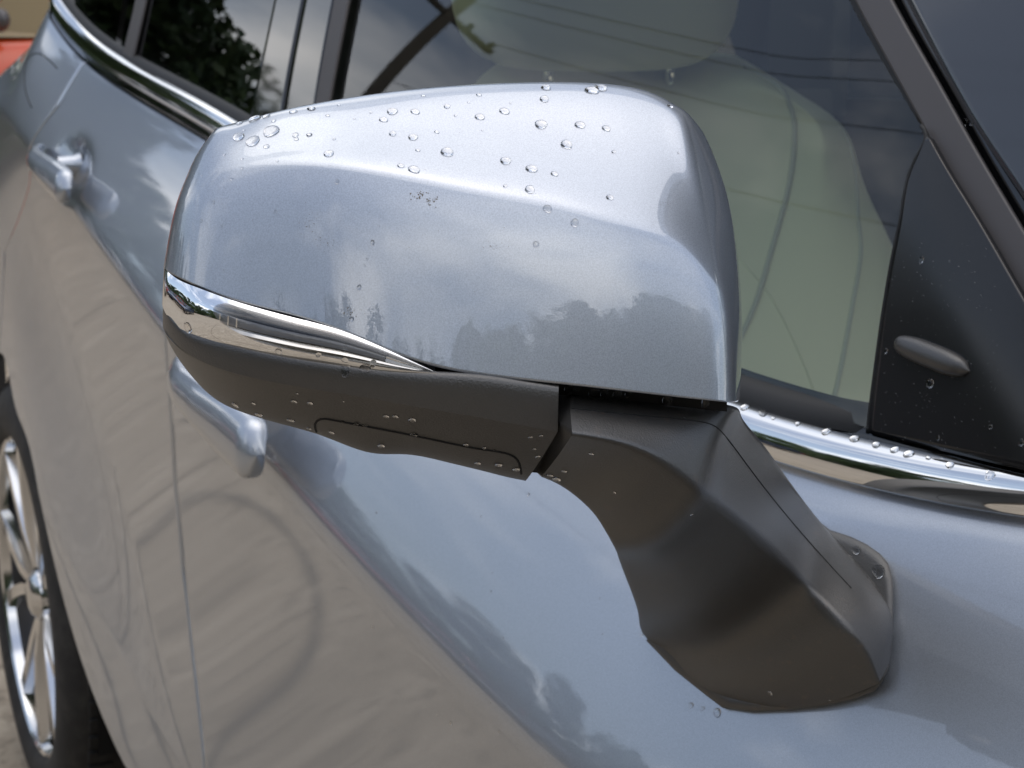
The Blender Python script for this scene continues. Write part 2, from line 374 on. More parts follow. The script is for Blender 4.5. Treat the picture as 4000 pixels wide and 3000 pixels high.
def gpoly(name, pts, m, off=0., nx=14, ny=14, thick=.004, parent=car):
    """a patch on the greenhouse from left edge and right edge pixel lists"""
    ny += 12; Lp, Rp = spl(np.array(ext(pts[0]), float), ny), spl(np.array(ext(pts[1]), float), ny)
    k_ = np.linspace(0, 1, nx)[:, None, None]
    G = hitN((Lp[None]*(1-k_)+Rp[None]*k_).reshape(-1, 2), off, yglass, .45).reshape(nx, ny, 3)
    return part(gridobj(name, G, m, parent, thick=thick))
gpoly('front_window', ([(1330, -260), (1300, 60), (1255, 520), (1235, 780)], [(3330, -260), (3450, 20), (3640, 500), (3500, 1720)]), M['glass'], 0., 40, 40, thick=0)
gpoly('rear_window', ([(520, -200), (500, 0), (455, 285), (450, 330)], [(1110, -200), (1075, 0), (985, 420), (960, 620)]), M['privacy'], 0., 24, 24, thick=0)
gpoly('quarter_window', ([(300, -200), (292, 0), (310, 120), (400, 290)], [(500, -200), (480, 0), (440, 230), (430, 320)]), M['privacy'], 0., 14, 14, thick=0)
gpoly('window_divider', ([(552, -200), (528, 0), (484, 190), (462, 310)], [(600, -200), (566, 0), (515, 230), (496, 320)]), M['satin'], .006)
gpoly('rear_pillar_panel', ([(1112, -200), (1072, 0), (985, 420), (955, 620)], [(1225, -200), (1183, 0), (1103, 430), (1080, 640)]), M['gloss_black'], .004)
gpoly('front_pillar_panel', ([(1234, -200), (1192, 0), (1112, 430), (1085, 660)], [(1345, -200), (1303, 0), (1228, 430), (1200, 700)]), M['gloss_black'], .004)
gpoly('pillar_gap_seal', ([(1220, -200), (1178, 0), (1098, 430), (1072, 660)], [(1240, -200), (1197, 0), (1117, 430), (1090, 660)]), M['satin'], .001)
gpoly('window_frame_strip', ([(1345, -200), (1304, 0), (1229, 415), (1200, 640)], [(1400, -200), (1359, 0), (1280, 415), (1250, 640)]), M['satin'], .008)
gpoly('door_frame_edge', ([(3190, -240), (3316, 0), (3398, 153), (3497, 325), (3590, 480)], [(3235, -240), (3352, 0), (3430, 140), (3530, 320), (3640, 520)]), M['rubber'], .003)
gpoly('door_frame', ([(3220, -240), (3338, 0), (3555, 398), (3727, 710), (4000, 1165), (4200, 1500)], [(3370, -240), (3482, 0), (3661, 318), (3793, 557), (4000, 908), (4200, 1250)]), M['satin'], .012)
gpoly('frame_gap', ([(3360, -240), (3478, 0), (3657, 318), (3789, 557), (4000, 908), (4200, 1250)], [(3430, -240), (3545, 0), (3694, 285), (3815, 497), (4000, 780), (4200, 1090)]), M['gloss_black'], .002)
gpoly('pillar_skin', ([(3428, -240), (3541, 0), (3690, 285), (3811, 497), (4000, 778), (4200, 1085)], [(3900, -240), (4050, 0), (4180, 285), (4300, 497), (4400, 778), (4500, 1085)]), M['pillar'], .010)
# sail panel in front of the window, its lower edge on the moulding
sail_l = [(3618, 535), (3590, 600), (3548, 700), (3520, 850), (3489, 1000), (3449, 1232), (3422, 1430), (3398, 1620), (3391, 1692)]
sail_r = [(3622, 530), (3660, 600), (3722, 705), (3800, 830), (3900, 1000), (4010, 1190), (4110, 1360), (4200, 1560), (4260, 1900)]
def sail_off(px, py):      # the rear part of the panel is turned back from a soft diagonal fold
    b_ = np.interp(py, [500, 850, 1200, 1500, 1700, 1960], [3560, 3575, 3730, 3880, 3970, 4090]); d_ = (b_-px)*1.1e-4
    return .0205-.30*.006*np.logaddexp(0, d_/.006)
Ls, Rs = spl(np.array(sail_l, float), 44), spl(np.array(sail_r, float), 44); k_ = np.linspace(0, 1, 44)[:, None, None]
Qs = (Ls[None]*(1-k_)+Rs[None]*k_).reshape(-1, 2)
sail = part(gridobj('sail_panel', hitN(Qs, sail_off(Qs[:, 0], Qs[:, 1]), yglass, .45).reshape(44, 44, 3), M['sail'], car, thick=.006))
o = tube('sail_seal', [hitg(x, y, float(sail_off(x, y))-.003) for x, y in spl(np.array([(3600, 490)]+sail_l, float), 40)], .0014, M['rubber'], sail, 6); o.matrix_parent_inverse = Matrix()
# oval blank on the sail panel
n1 = np.array([hitg(3500, 1335, float(sail_off(3500, 1335))), hitg(3790, 1450, float(sail_off(3790, 1450)))]); ax = n1[1]-n1[0]; Lk = np.linalg.norm(ax); ax /= Lk
nn = np.array([0, -.95, .30]); nn -= ax*(nn@ax); nn /= np.linalg.norm(nn); bb = np.cross(ax, nn)
v = []
for i in range(17):
    s_ = i/16*2-1; wdt = .0068*(1-abs(s_)**3.2)**.5 if abs(s_) < 1 else 0.
    for j in range(9):
        a = math.pi*j/8; v.append((n1[0]+n1[1])/2+ax*s_*Lk/2+bb*math.cos(a)*wdt+nn*(.0075*math.sin(a)**.7*(1-abs(s_)**4)**.5 if abs(s_) < 1 else 0.))
kb = pyobj('oval_cover', v, gridfaces(17, 9), M['black_plastic'], sail); kb.matrix_parent_inverse = Matrix()
# windscreen, bonnet and front wing beyond the frame
pk = bpy.data.objects['pillar_skin'].data; nP = len(pk.vertices)//14; edge = np.array([tuple(v_.co) for v_ in pk.vertices[-nP:]])
Gw = np.stack([np.stack([edge[:, 0]+.10*math.sin(math.pi*t), edge[:, 1]*(1-t)+(1.70-edge[:, 1])*t, edge[:, 2]], -1) for t in np.linspace(0, 1, 16)])
part(gridobj('windscreen', Gw, M['screen'], car))
part(gridobj('front_wing', edge_cols(panel('front_wing', lambda z: .755+0*z, lambda z: 1.55+0*z, 40, 60), 0), M['paint'], car))
Gb = np.array([[(x, float(ybl(x))*(1-t)+(1.70-float(ybl(x)))*t, float(zbel(x))+.012+.07*math.sin(math.pi*t)) for t in np.linspace(0, 1, 14)] for x in np.linspace(.45, 1.6, 14)])
part(gridobj('bonnet', Gb, M['paint'], car))
# roof edge and dark headliner over the cabin
part(MB().box((-1.1, .86, 1.62), (1.25, .52, .02)).build('roof_panel', M['paint'], car))
part(MB().box((-1.1, .86, 1.585), (1.2, .50, .008)).build('headliner', M['cabin_light'], car))

# ------------------------------------------------------------------ the door mirror
MA = R(12); MN = np.array([math.cos(MA), -math.sin(MA), 0.]); MO = np.array([0., -.16, 1.15])
def Um(px, py, w_): r = ray(px, py); return CP+r*(((MO-CP)@MN+w_)/(r@MN))
def mgrid(rows): return np.array([[Um(*q) for q in row] for row in rows])
def row(xs, ys, ws): return list(zip(xs, ys, ws))
cap_rows = []
X1 = [850, 1060, 1340, 1627, 1900, 2150, 2380, 2560, 2690, 2757]; Y1 = [500, 444, 390, 353, 334, 329, 340, 382, 462, 533]
wr = [-.082, -.048, -.025, .0115, .0162, .0203, .0262, .0298, .0310, .018]      # fore-aft profile, top to bottom
kr = [.15, .2, .6, .86, .90, .95, 1., 1.02, 1.03, 1.03]                            # how much of the plan curvature each row takes
wc = [-.058, -.026, -.011, -.0035, 0., .0015, .001, -.002, -.0085, -.062]          # plan curvature, outer end to car end
R_ = [(X1, [y+34 for y in Y1]), (X1, Y1),
      ([785, 1035, 1320, 1610, 1895, 2160, 2410, 2610, 2750, 2838], [585, 540, 500, 480, 478, 492, 535, 615, 770, 760]),
      ([735, 995, 1295, 1600, 1900, 2180, 2440, 2655, 2832, 2891], [690, 640, 632, 672, 728, 780, 850, 945, 1130, 1110]),
      ([715, 980, 1290, 1600, 1900, 2180, 2445, 2665, 2842, 2895], [740, 705, 705, 748, 808, 865, 938, 1030, 1195, 1180]),
      ([695, 965, 1285, 1600, 1900, 2180, 2450, 2680, 2853, 2899], [800, 775, 795, 855, 925, 988, 1060, 1145, 1270, 1255]),
      ([665, 952, 1280, 1600, 1900, 2180, 2450, 2685, 2866, 2905], [930, 920, 965, 1035, 1110, 1170, 1235, 1300, 1370, 1360]),
      ([650, 948, 1280, 1600, 1900, 2180, 2450, 2690, 2874, 2907], [1010, 1075, 1150, 1235, 1305, 1350, 1395, 1430, 1475, 1465]),
      ([648, 950, 1280, 1600, 1900, 2180, 2450, 2690, 2868, 2890], [1056, 1183, 1273, 1402, 1468, 1499, 1529, 1556, 1574, 1562]),
      ([652, 950, 1280, 1600, 1900, 2180, 2450, 2690, 2860, 2884], [1050, 1178, 1270, 1398, 1464, 1495, 1525, 1552, 1568, 1556])]
gz = [1.0, 1.0, .75, .42, .34, .28, .22, .15, .05, .05]      # lean of each row: lower points of the upper facet stand further forward
W_ = np.zeros((10, 10))
for k in range(10):
    xs, ys = R_[k]; W_[k] = [wr[k]+kr[k]*c+gz[k]*1.04e-4*(y-ys[4]-.03*(x-xs[4])) for c, x, y in zip(wc, xs, ys)]
W_[:2, -1] -= .020; W_[:2, 0] -= .012
YY = np.array([R_[k][1] for k in range(10)], float)
fr = (YY[2]-YY[1])/(YY[3]-YY[1]); W_[2, :-1] = (W_[1]*(1-fr)+W_[3]*fr+.0025)[:-1]          # upper facet: even lean
sf_ = (YY[3:9]-YY[3])/(YY[8]-YY[3]); H_ = (YY[8]-YY[3])*1.04e-4; W_[3:9] = W_[3]+H_*(.45*sf_-.15*sf_**2); W_[9] = W_[8]-.013
for k in range(10):
    xs, ys = [list(a) for a in R_[k]]; ws = list(W_[k])
    f_ = .28; xs.insert(8, xs[8]+(xs[7]-xs[8])*f_); ys.insert(8, ys[8]+(ys[7]-ys[8])*f_); ws.insert(8, ws[8]+(ws[7]-ws[8])*f_+.0016)
    xs.insert(1, xs[0]+(xs[1]-xs[0])*.34); ys.insert(1, ys[0]+(ys[1]-ys[0])*(.34 if k < 7 else .42)); ws.insert(1, ws[0]+(ws[1]-ws[0])*(.34 if k < 2 else .66))
    full = [(xs[0]+45, ys[0]+(10 if k < 2 else 0), ws[0]-.045)] + row(xs, ys, ws) + [(xs[-1]-22, ys[-1], ws[-1]-.045)]
    cap_rows.append(full)
CG = mgrid(cap_rows)
def split_tensor(G_, rsplit, csplit, nr, nc):
    A = np.concatenate([spl(G_[:rsplit+1], nr[0])[:-1], spl(G_[[3, 5, 8]], nr[1])[:-1], spl(G_[8:], nr[2])])
    A = np.swapaxes(A, 0, 1); return np.swapaxes(np.concatenate([spl(A[:csplit+1], nc[0])[:-1], spl(A[csplit:], nc[1])]), 0, 1)
capG = split_tensor(CG, 3, 11, (60, 86, 6), (160, 26))
def soften(G_, axis, idx, win, it):
    A = np.swapaxes(G_, 0, 1) if axis else G_
    A = A.copy(); wgt = np.exp(-((np.arange(len(A))-idx)/win)**2)[:, None, None]
    for k in range(it):
        B = A.copy(); B[1:-1] = .25*A[:-2]+.5*A[1:-1]+.25*A[2:]; A = A*(1-wgt)+B*wgt
    return np.swapaxes(A, 0, 1) if axis else A
capG = soften(capG, 0, 59, 9, 26); capG = soften(capG, 1, 159, 7, 14)
HT = ([640, 723, 904, 1085, 1266, 1446, 1591, 1750, 1900, 2050, 2182], [1195, 1293, 1345, 1385, 1415, 1440, 1454, 1464, 1476, 1498, 1515])
HB = ([642, 730, 900, 1085, 1266, 1446, 1591, 1750, 1900, 2050, 2178], [1290, 1378, 1453, 1496, 1527, 1556, 1583, 1610, 1636, 1664, 1686])
HM = ([652, 745, 920, 1100, 1280, 1456, 1595, 1750, 1900, 2040, 2125], [1320, 1430, 1530, 1580, 1612, 1648, 1676, 1705, 1735, 1762, 1775])
HL = ([680, 790, 940, 1100, 1270, 1450, 1591, 1750, 1890, 1990, 2062], [1372, 1512, 1602, 1650, 1697, 1756, 1766, 1797, 1830, 1854, 1868])
hw = [-.028, -.006, .013, .022, .0275, .031, .034, .036, .0375, .038, .038]
def hrow(P, dw, dy=0): return [(P[0][0]+40, P[1][0]+dy, -.08)] + [(x, y+dy, w_+d_) for x, y, w_, d_ in zip(P[0], P[1], hw, dw if hasattr(dw, '__len__') else [dw]*11)]
def hblk(rows, n, m_): return tensor(mgrid(rows), n, m_)
b1 = hblk([hrow(HT, -.004, -12), hrow(HT, -.0005), hrow(HB, .0)], 12, 90)
b2 = hblk([hrow(HB, .0), hrow(HM, -.014), hrow(HL, -.034), hrow(HL, -.075, -14)], 30, 90)
HG = np.concatenate([b1, b2[1:]])
mirror = part(gridobj('side_mirror', HG, M['black_plastic'], car))
mirror['label'] = 'wet silver blue door mirror with black lower shell and curved arm'
def sub(o): o.matrix_parent_inverse = car_inv; return o
def mpart(name, G, m, flip=False, **k): o = gridobj(name, G, m, mirror, flip, **k); o.matrix_parent_inverse = Matrix(); return o
try: mirror.data.set_sharp_from_angle(angle=R(32))
except Exception: pass
capo = mpart('mirror_cap', capG, M['paint'])
# right end wall of the lower shell, beside the fold joint
endc = np.array([Um(2182, 1515, .036), Um(2178, 1686, .038), Um(2125, 1775, .024), Um(2062, 1868, .004)]); endb = endc+np.array([-.06, .02, 0])
mpart('shell_end', np.stack([endc, endb]), M['black_plastic'])
# back: bezel and mirror glass
bz = []
for s_ in (0., 1.):
    pass
cen = capG.reshape(-1, 3).mean(0)
loop = np.concatenate([capG[0, 4:-4], capG[4:-4, -1], HG[-1, ::-1][:86][4:-2], capG[4:-4, 0][::-1]])
loop = loop - MN*0.006
back = np.stack([loop, (loop-loop.mean(0))*.93+loop.mean(0)-MN*.004, (loop-loop.mean(0))*.9+loop.mean(0)+MN*.004])
o = gridobj('mirror_bezel', back, M['black_plastic'], mirror, closed=True); o.matrix_parent_inverse = Matrix()
gl = (loop-loop.mean(0))*.91+loop.mean(0); k_ = len(gl)
o = pyobj('mirror_glass', list(gl)+[gl.mean(0)], [(i, (i+1) % k_, k_) for i in range(k_)], M['chrome'], mirror, False); o.matrix_parent_inverse = Matrix()
# service cover on the underside
def on_shell(px, py, dw=0):
    r = ray(px, py); h_ = shellT.ray_cast(Vector(CP), Vector(r/np.linalg.norm(r)))
    if h_[0] is None: return Um(px, py, .01), Vector((0, 0, -1))
    return np.array(h_[0])+np.array(h_[1])*dw, h_[1]
def bvh_of(G_):
    a, b = G_.shape[:2]; return BVHTree.FromPolygons([tuple(p) for p in G_.reshape(-1, 3)], gridfaces(a, b))
shellT = bvh_of(HG); capT = bvh_of(capG)
def hugline(name, pix, fn, rad, m, parent, n=40):
    pp = spl(np.array(pix, float), n); P = []
    for q in pp: P.append(fn(q[0], q[1]))
    o = tube(name, P, rad, m, parent, 6); o.matrix_parent_inverse = Matrix(); return o
cover_px = [(1236, 1686), (1231, 1655), (1253, 1637), (1310, 1642), (1382, 1656), (1500, 1678), (1612, 1700), (1822, 1744), (1900, 1757), (1978, 1771), (2020, 1795), (2036, 1850)]
hugline('service_cover_seam', cover_px, lambda x, y: on_shell(x, y)[0], .0005, M['dark'], mirror)
# turn signal
LT = ([648, 690, 762, 870, 996, 1157, 1338, 1537, 1709], [1054, 1088, 1120, 1160, 1200, 1243, 1293, 1377, 1457])
LB = ([636, 662, 724, 850, 1000, 1170, 1360, 1540, 1711], [1200, 1248, 1293, 1336, 1372, 1404, 1432, 1453, 1459])
def lw(px): return float(np.interp(px, [640, 723, 904, 1085, 1266, 1446, 1709], [-.026, -.006, .014, .0225, .0275, .0315, .036]))
def lens_grid(dw, prof, nr, nc):
    rows = []
    for t, b in prof:
        rr = []
        xs = [LT[0][i]*(1-t)+LB[0][i]*t for i in range(9)]; ys = [LT[1][i]*(1-t)+LB[1][i]*t for i in range(9)]
        rr.append((xs[0]+45, ys[0], -.07))
        for i in range(9):
            k_ = min(1, (8-i)/2.5); rr.append((xs[i], ys[i], lw(xs[i])+dw+b*k_))
        rows.append(rr)
    return mgrid(rows)
lens = mpart('turn_signal_lens', tensor(lens_grid(0, [(0, .0), (.25, .0035), (.55, .005), (.85, .0035), (1, .001)], 5, 10), 24, 80), M['lens'])
refl = lens_grid(-.004, [(0, .001), (.10, .003), (.32, -.0015), (.34, -.003), (.58, -.0035), (.62, .0015), (.70, .0025), (.74, .0005), (.80, .0022), (.86, .0004), (.92, .0015), (1., -.002)], 12, 10)
refl = np.swapaxes(spl(np.swapaxes(refl, 0, 1), 80), 0, 1)
o = mpart('turn_signal_reflector', refl, M['chrome_soft'])
try: o.data.set_sharp_from_angle(angle=R(18))
except Exception: pass
gd = lens_grid(-.0040, [(.36, -.0012), (.46, -.0004), (.56, -.0012)], 3, 10); gd = np.swapaxes(spl(np.swapaxes(gd, 0, 1), 80), 0, 1)
mpart('light_guide', gd[:, 6:70], M['guide'])
mbk = []; fk = []
st = lens_grid(-.0045, [(.36, 0), (.56, 0)], 2, 10); st = np.swapaxes(spl(np.swapaxes(st, 0, 1), 120), 0, 1)
for i in range(16, 62, 3):
    a, b = st[0, i], st[1, i]; t = st[0, i+1]-st[0, i]; t /= np.linalg.norm(t); k_ = len(mbk)
    for q in (a, b): mbk += [q-t*.0003+MN*.0014, q+t*.0003+MN*.0014]
    fk.append((k_, k_+1, k_+3, k_+2))
o = pyobj('light_guide_ticks', mbk, fk, M['chrome'], mirror); o.matrix_parent_inverse = Matrix()

# arm: stations from the fold joint to the foot on the door; outer edge, seam, ridge, lower edge
arm_px = [[(2230, 1530), (2228, 1595), (2236, 1697), (2180, 1780), (2112, 1866)],
          [(2450, 1545), (2470, 1622), (2440, 1738), (2330, 1850), (2200, 1908)],
          [(2690, 1562), (2660, 1643), (2600, 1815), (2430, 1960), (2300, 1990)],
          [(2800, 1572), (2750, 1653), (2680, 1875), (2490, 2025), (2345, 2050)],
          [(2862, 1582), (2806, 1676), (2740, 1925), (2545, 2090), (2382, 2115)],
          [(2900, 1626), (2850, 1730), (2800, 1970), (2585, 2160), (2410, 2178)],
          [(2976, 1723), (2925, 1825), (2880, 2030), (2640, 2240), (2442, 2265)],
          [(3100, 1896), (3050, 1980), (3010, 2145), (2720, 2390), (2488, 2405)],
          [(3242, 2075), (3195, 2158), (3150, 2290), (2800, 2520), (2527, 2504)],
          [(3385, 2235), (3345, 2305), (3275, 2425), (2900, 2630), (2642, 2622)],
          [(3484, 2400), (3440, 2450), (3375, 2545), (3030, 2710), (2765, 2719)],
          [(3482, 2560), (3468, 2600), (3432, 2670), (3180, 2757), (2925, 2777)]]
NS = len(arm_px)
def sdep(px, py, off): return depth_of(hit(px, py, off))
def wdep(px, py, w_): return depth_of(Um(px, py, w_))
AD = np.zeros((NS, 5))
for j, (w0, off) in enumerate(((.020, .012), (.036, .034), (.054, .054), (.018, .026), (-.010, .002))):
    AD[:5, j] = [wdep(*arm_px[i][j], w0-.003*i) for i in range(5)]
    AD[8:, j] = [sdep(*arm_px[i][j], off*f_) for i, f_ in zip((8, 9, 10, 11), (1.15, .92, .62, .25))]
    for i, t in ((5, .2), (6, .42), (7, .72)): AD[i, j] = AD[4, j]*(1-t)+AD[8, j]*t
AG = np.array([[Ud(*arm_px[i][j], AD[i, j]) for j in range(5)] for i in range(NS)])
def behind(i, j, dx, dy, dd): q = arm_px[i][j]; return Ud(q[0]+dx, q[1]+dy, AD[i, j]+dd)
o0 = np.array([behind(i, 0, -18, 12, .05 if i < 8 else .02) for i in range(NS)])
o1 = np.array([behind(i, 4, 22, -14, .05 if i < 8 else .02) for i in range(NS)])
def ab(cols, n):
    return np.swapaxes(spl(np.swapaxes(tensor(np.stack(cols, 1), 80, len(cols)), 0, 1), n), 0, 1) if len(cols) == 2 else tensor(np.stack(cols, 1), 80, n)
a1 = ab([o0, AG[:, 0]], 4); a2 = ab([AG[:, 0], AG[:, 1], AG[:, 2]], 22); a3 = ab([AG[:, 2], AG[:, 3], AG[:, 4]], 26); a4 = ab([AG[:, 4], o1], 4)
ARM = np.concatenate([a1, a2[:, 1:], a3[:, 1:], a4[:, 1:]], 1)
# soften the two long ridges slightly
for it in range(1): ARM[:, 1:-1] = .25*ARM[:, :-2]+.5*ARM[:, 1:-1]+.25*ARM[:, 2:]
arm = mpart('mirror_arm', ARM, M['arm_plastic'], flip=True)
armT = bvh_of(ARM)
def on(T, px, py):
    r = ray(px, py); h_ = T.ray_cast(Vector(CP), Vector(r/np.linalg.norm(r)))
    return (np.array(h_[0]), np.array(h_[1])) if h_[0] is not None else (None, None)
ends = ARM[0]; o = mpart('arm_end', np.stack([ends, ends-MN*.05*np.array([1, 1, 1])]), M['black_plastic'])
seam_px = [(2232, 1596), (2480, 1622), (2750, 1650), (2802, 1672), (2925, 1825), (3130, 2081), (3325, 2297)]
sp3 = []
for q in spl(np.array(seam_px, float), 60):
    h_, n_ = on(armT, *q)
    if h_ is not None: sp3.append(h_)
o = tube('arm_seam', sp3, .0003, M['dark'], mirror, 6); o.matrix_parent_inverse = Matrix()
# foot: a thin plate following the door skin
foot = [(3190, 2030), (3242, 2071), (3324, 2097), (3386, 2127), (3437, 2163), (3468, 2199), (3486, 2255), (3490, 2330), (3488, 2409), (3483, 2512), (3473, 2604), (3447, 2665), (3417, 2701), (3335, 2732), (3212, 2758), (3078, 2773), (2925, 2778), (2822, 2763), (2761, 2717), (2638, 2619), (2525, 2501), (2700, 2350), (3000, 2150)]
fp = np.array(foot, float); fc = fp.mean(0); v = []
for sc, off in ((1.003, -.002), (1.003, .0035), (.985, .0052), (.9, .006), (.6, .006), (.25, .006)):
    for q in fp: qq = fc+(q-fc)*sc; v.append(hit(qq[0], qq[1], off))
o = pyobj('arm_foot', v, gridfaces(6, len(fp), closed=True), M['arm_plastic'], mirror); o.matrix_parent_inverse = Matrix()
# dark inner block bridging the fold joint and the gap under the cap
jb = np.array([[Um(2150, 1530, .012), Um(2260, 1530, .012)], [Um(2150, 1700, .012), Um(2260, 1700, .012)], [Um(2070, 1845, -.015), Um(2150, 1850, -.015)]])
mpart('fold_joint', jb, M['dark'])
gb = mgrid([[(x, y-26, .024) for x, y in ((1700, 1462), (2000, 1490), (2300, 1520), (2600, 1550), (2840, 1574))], [(x, y+34, .022) for x, y in ((1700, 1462), (2000, 1490), (2300, 1520), (2600, 1550), (2840, 1574))]])
mpart('cap_gap_filler', gb, M['dark'])

# ------------------------------------------------------------------ door handles
def handle(door, x0, x1, z0, z1, standoff=.033, big=1.):
    n = 48; K = 18; G = np.zeros((n, K, 3))
    for i in range(n):
        s_ = i/(n-1); x = x0+(x1-x0)*s_; z = z0+(z1-z0)*s_
        off = standoff*(1-max(0, 1-s_/.35)**2.2*.75); e = min(1, (1-s_)/.07); e = math.sqrt(max(0, 1-(1-e)**2)); a0 = min(1, s_/.04)
        hh = (.010+.011*min(1, s_/.75))*e*(.25+.75*a0); dd = (.005+.005*min(1, s_/.5))*e; hh *= big; dd *= big
        y = float(ycr(x)+flare(x, z))-off+max(0, z-float(zcr(x)))*.4
        for j in range(K):
            a = 2*math.pi*j/K; ca, sa = math.cos(a), math.sin(a)
            G[i, j] = (x, y-dd*np.sign(ca)*abs(ca)**.6+.007*max(0, sa), z+hh*np.sign(sa)*abs(sa)**.65)
    o = gridobj('door_handle', G, M['paint'], door, closed=True); o.matrix_parent_inverse = Matrix()
    xm = x1-.15; zm = z1-(z1-z0)/(x1-x0)*.15; ym = float(body(xm, zm))
    G = np.array([[(xm+.014*math.cos(a)*k_, ym+.004-yy, zm+.014*math.sin(a)*k_) for a in np.linspace(0, 2*math.pi, 16, endpoint=False)] for yy, k_ in ((0, 1.25), (.008, 1.), (.030, .9))])
    o = gridobj('handle_mount', G, M['paint'], door, closed=True); o.matrix_parent_inverse = Matrix()
handle(front_door, HF[0][0], HF[1][0], HF[0][2]-.004, HF[1][2]-.006, .042, 1.22)
handle(rear_door, HR[0][0], HR[1][0], HR[0][2], HR[1][2])
# fuel door seam on the quarter panel
hugline('fuel_door_seam', [(224, 268), (180, 225), (145, 208), (115, 222), (100, 255), (96, 313), (104, 370), (124, 422)], lambda x, y: hit(x, y, .0002), .0009, M['dark'], quarter)

# ------------------------------------------------------------------ cabin: front seat and far side
def xg(rows): return np.array([[Ux(*q) for q in r_] for r_ in rows])
SX = [[1940, 2180, 2430, 2700, 2852, 2990], [1850, 2150, 2480, 2840, 3005, 3130], [1800, 2150, 2560, 3097, 3205, 3300], [1790, 2150, 2560, 3085, 3235, 3363], [1790, 2150, 2560, 3003, 3300, 3490], [1790, 2150, 2560, 2900, 3270, 3580], [1790, 2150, 2560, 2850, 3180, 3580]]
SY = [[250, 262, 262, 235, 219, 290], [330, 380, 380, 330, 330, 371], [480, 560, 560, 470, 490, 510], [700, 760, 760, 690, 690, 700], [1000, 1050, 1050, 1000, 990, 985], [1400, 1450, 1450, 1400, 1400, 1400], [1900]*6]
SXX = [-.82, -.775, -.74, -.71, -.66, -.60, -.54]; bul = [-.0, -.02, -.015, .015, .03, -.015]
rows = []
for i in range(7):
    rows.append([(SX[i][j], SY[i][j], SXX[i]+bul[j]*(.3 if i == 0 else 1)) for j in range(6)]+[(SX[i][5]-30, SY[i][5], SXX[i]-.10)])
rows = [[(q[0], q[1]+22, q[2]-.08) for q in rows[0]]]+rows
SG = tensor(xg(rows), 50, 60); seat = part(gridobj('front_seat', SG, M['leather'], car)); seatT = bvh_of(SG)
def seatline(name, pix, rad, m):
    P = []
    for q in spl(np.array(pix, float), 50):
        h_, n_ = on(seatT, *q)
        if h_ is not None: P.append(h_+np.array([.001, 0, 0]))
    o = tube(name, P, rad, m, seat, 6); o.matrix_parent_inverse = Matrix()
seatline('seat_piping', [(2900, 262), (2998, 310), (3064, 371), (3097, 464), (3100, 563), (3084, 696), (3057, 815), (3011, 975), (2978, 1094), (2935, 1220), (2880, 1340)], .0026, M['seam'])
seatline('bolster_seam', [(3270, 470), (3310, 560), (3336, 663), (3349, 862), (3359, 966), (3329, 1178), (3289, 1397), (3256, 1550)], .0022, M['seam'])
seatline('lower_seam', [(2850, 960), (2910, 1035), (2990, 1130), (3080, 1290), (3150, 1450), (3190, 1560)], .0008, M['leather'])
# headrest
hc = Ux(2340, -150, -.78); v = []
for i in range(25):
    th = math.pi*i/24-math.pi/2
    for j in range(40):
        ph = 2*math.pi*j/40; f_ = lambda c, e: np.sign(c)*abs(c)**e
        v.append(hc+np.array([.055*f_(math.cos(th), .5)*f_(math.sin(ph), .7), .148*f_(math.cos(th), .5)*f_(math.cos(ph), .45), .102*f_(math.sin(th), .6)]))
hr = pyobj('headrest', v, gridfaces(25, 40, closed=True), M['leather'], seat); hr.matrix_parent_inverse = Matrix()
for q in ((2140, 275), (2617, 262)):
    a = Ux(*q, -.79); o = tube('headrest_post', [a+[0, 0, .03], a-[0, 0, .03]], .006, M['chrome'], seat, 12); o.matrix_parent_inverse = Matrix()
# far door trim, far pillar, rear bench, floor
part(MB().box((-.9, 1.62, .75), (1.3, .04, .40)).build('far_door_trim', M['cabin'], car))
part(MB().box((-1.02, 1.56, 1.36), (.06, .02, .24)).build('far_pillar', M['cabin'], car))
part(MB().box((-1.95, 1.50, 1.36), (.10, .02, .24)).build('far_rear_pillar', M['cabin'], car))
part(MB().box((-1.85, .86, .86), (.09, .60, .30), Matrix.Rotation(R(-12), 3, 'Y')).build('rear_bench_back', M['cabin'], car))
part(MB().box((-2.42, .86, 1.0), (.03, .62, .56)).build('tailgate_trim', M['cabin'], car))
part(MB().box((-.9, .86, .36), (1.4, .75, .02)).build('cabin_floor', M['cabin'], car))
part(MB().box((-.62, 1.2, .85), (.06, .25, .32), Matrix.Rotation(R(-14), 3, 'Y')).build('driver_seat', M['cabin'], car))
part(pyobj('far_window', [(-2.5, 1.6, 1.13), (.3, 1.6, 1.13), (-.1, 1.50, 1.58), (-2.5, 1.50, 1.58)], [(0, 1, 2, 3)], M['privacy'], car, False))
part(MB().box((.62, .86, .95), (.28, .72, .12)).build('dashboard', M['cabin'], car))
# ------------------------------------------------------------------ ground
ground = pyobj('ground', [(-300, -300, -.012), (300, -300, -.012), (300, 300, -.012), (-300, 300, -.012)], [(0, 1, 2, 3)], M['concrete_base'], None, False); tag(ground, None, None, kind='structure')
sb = MB().box((0, 0, -.045), (1.494, 1.994, .045)); slab0 = sb.build('concrete_slab', M['concrete'], ground)
first = True
for i in range(-6, 4):
    for j in range(-4, 2):
        o = slab0 if first else slab0.copy()
        if not first: COL.objects.link(o); o.parent = ground
        first = False; o.location = (i*3+.55, j*4+.9, random.uniform(-.002, .002))
def ribbon(name, pts, wd):
    P = spl(np.array(pts, float), 60); v = []
    for i in range(60):
        t = P[min(i+1, 59)]-P[max(i-1, 0)]; t /= np.linalg.norm(t); n_ = np.array([-t[1], t[0]])*wd*random.uniform(.5, 1.3)
        v += [(*(P[i]-n_), .005), (*(P[i]+n_), .005)]
    return pyobj(name, v, gridfaces(60, 2), M['joint'], ground, False)
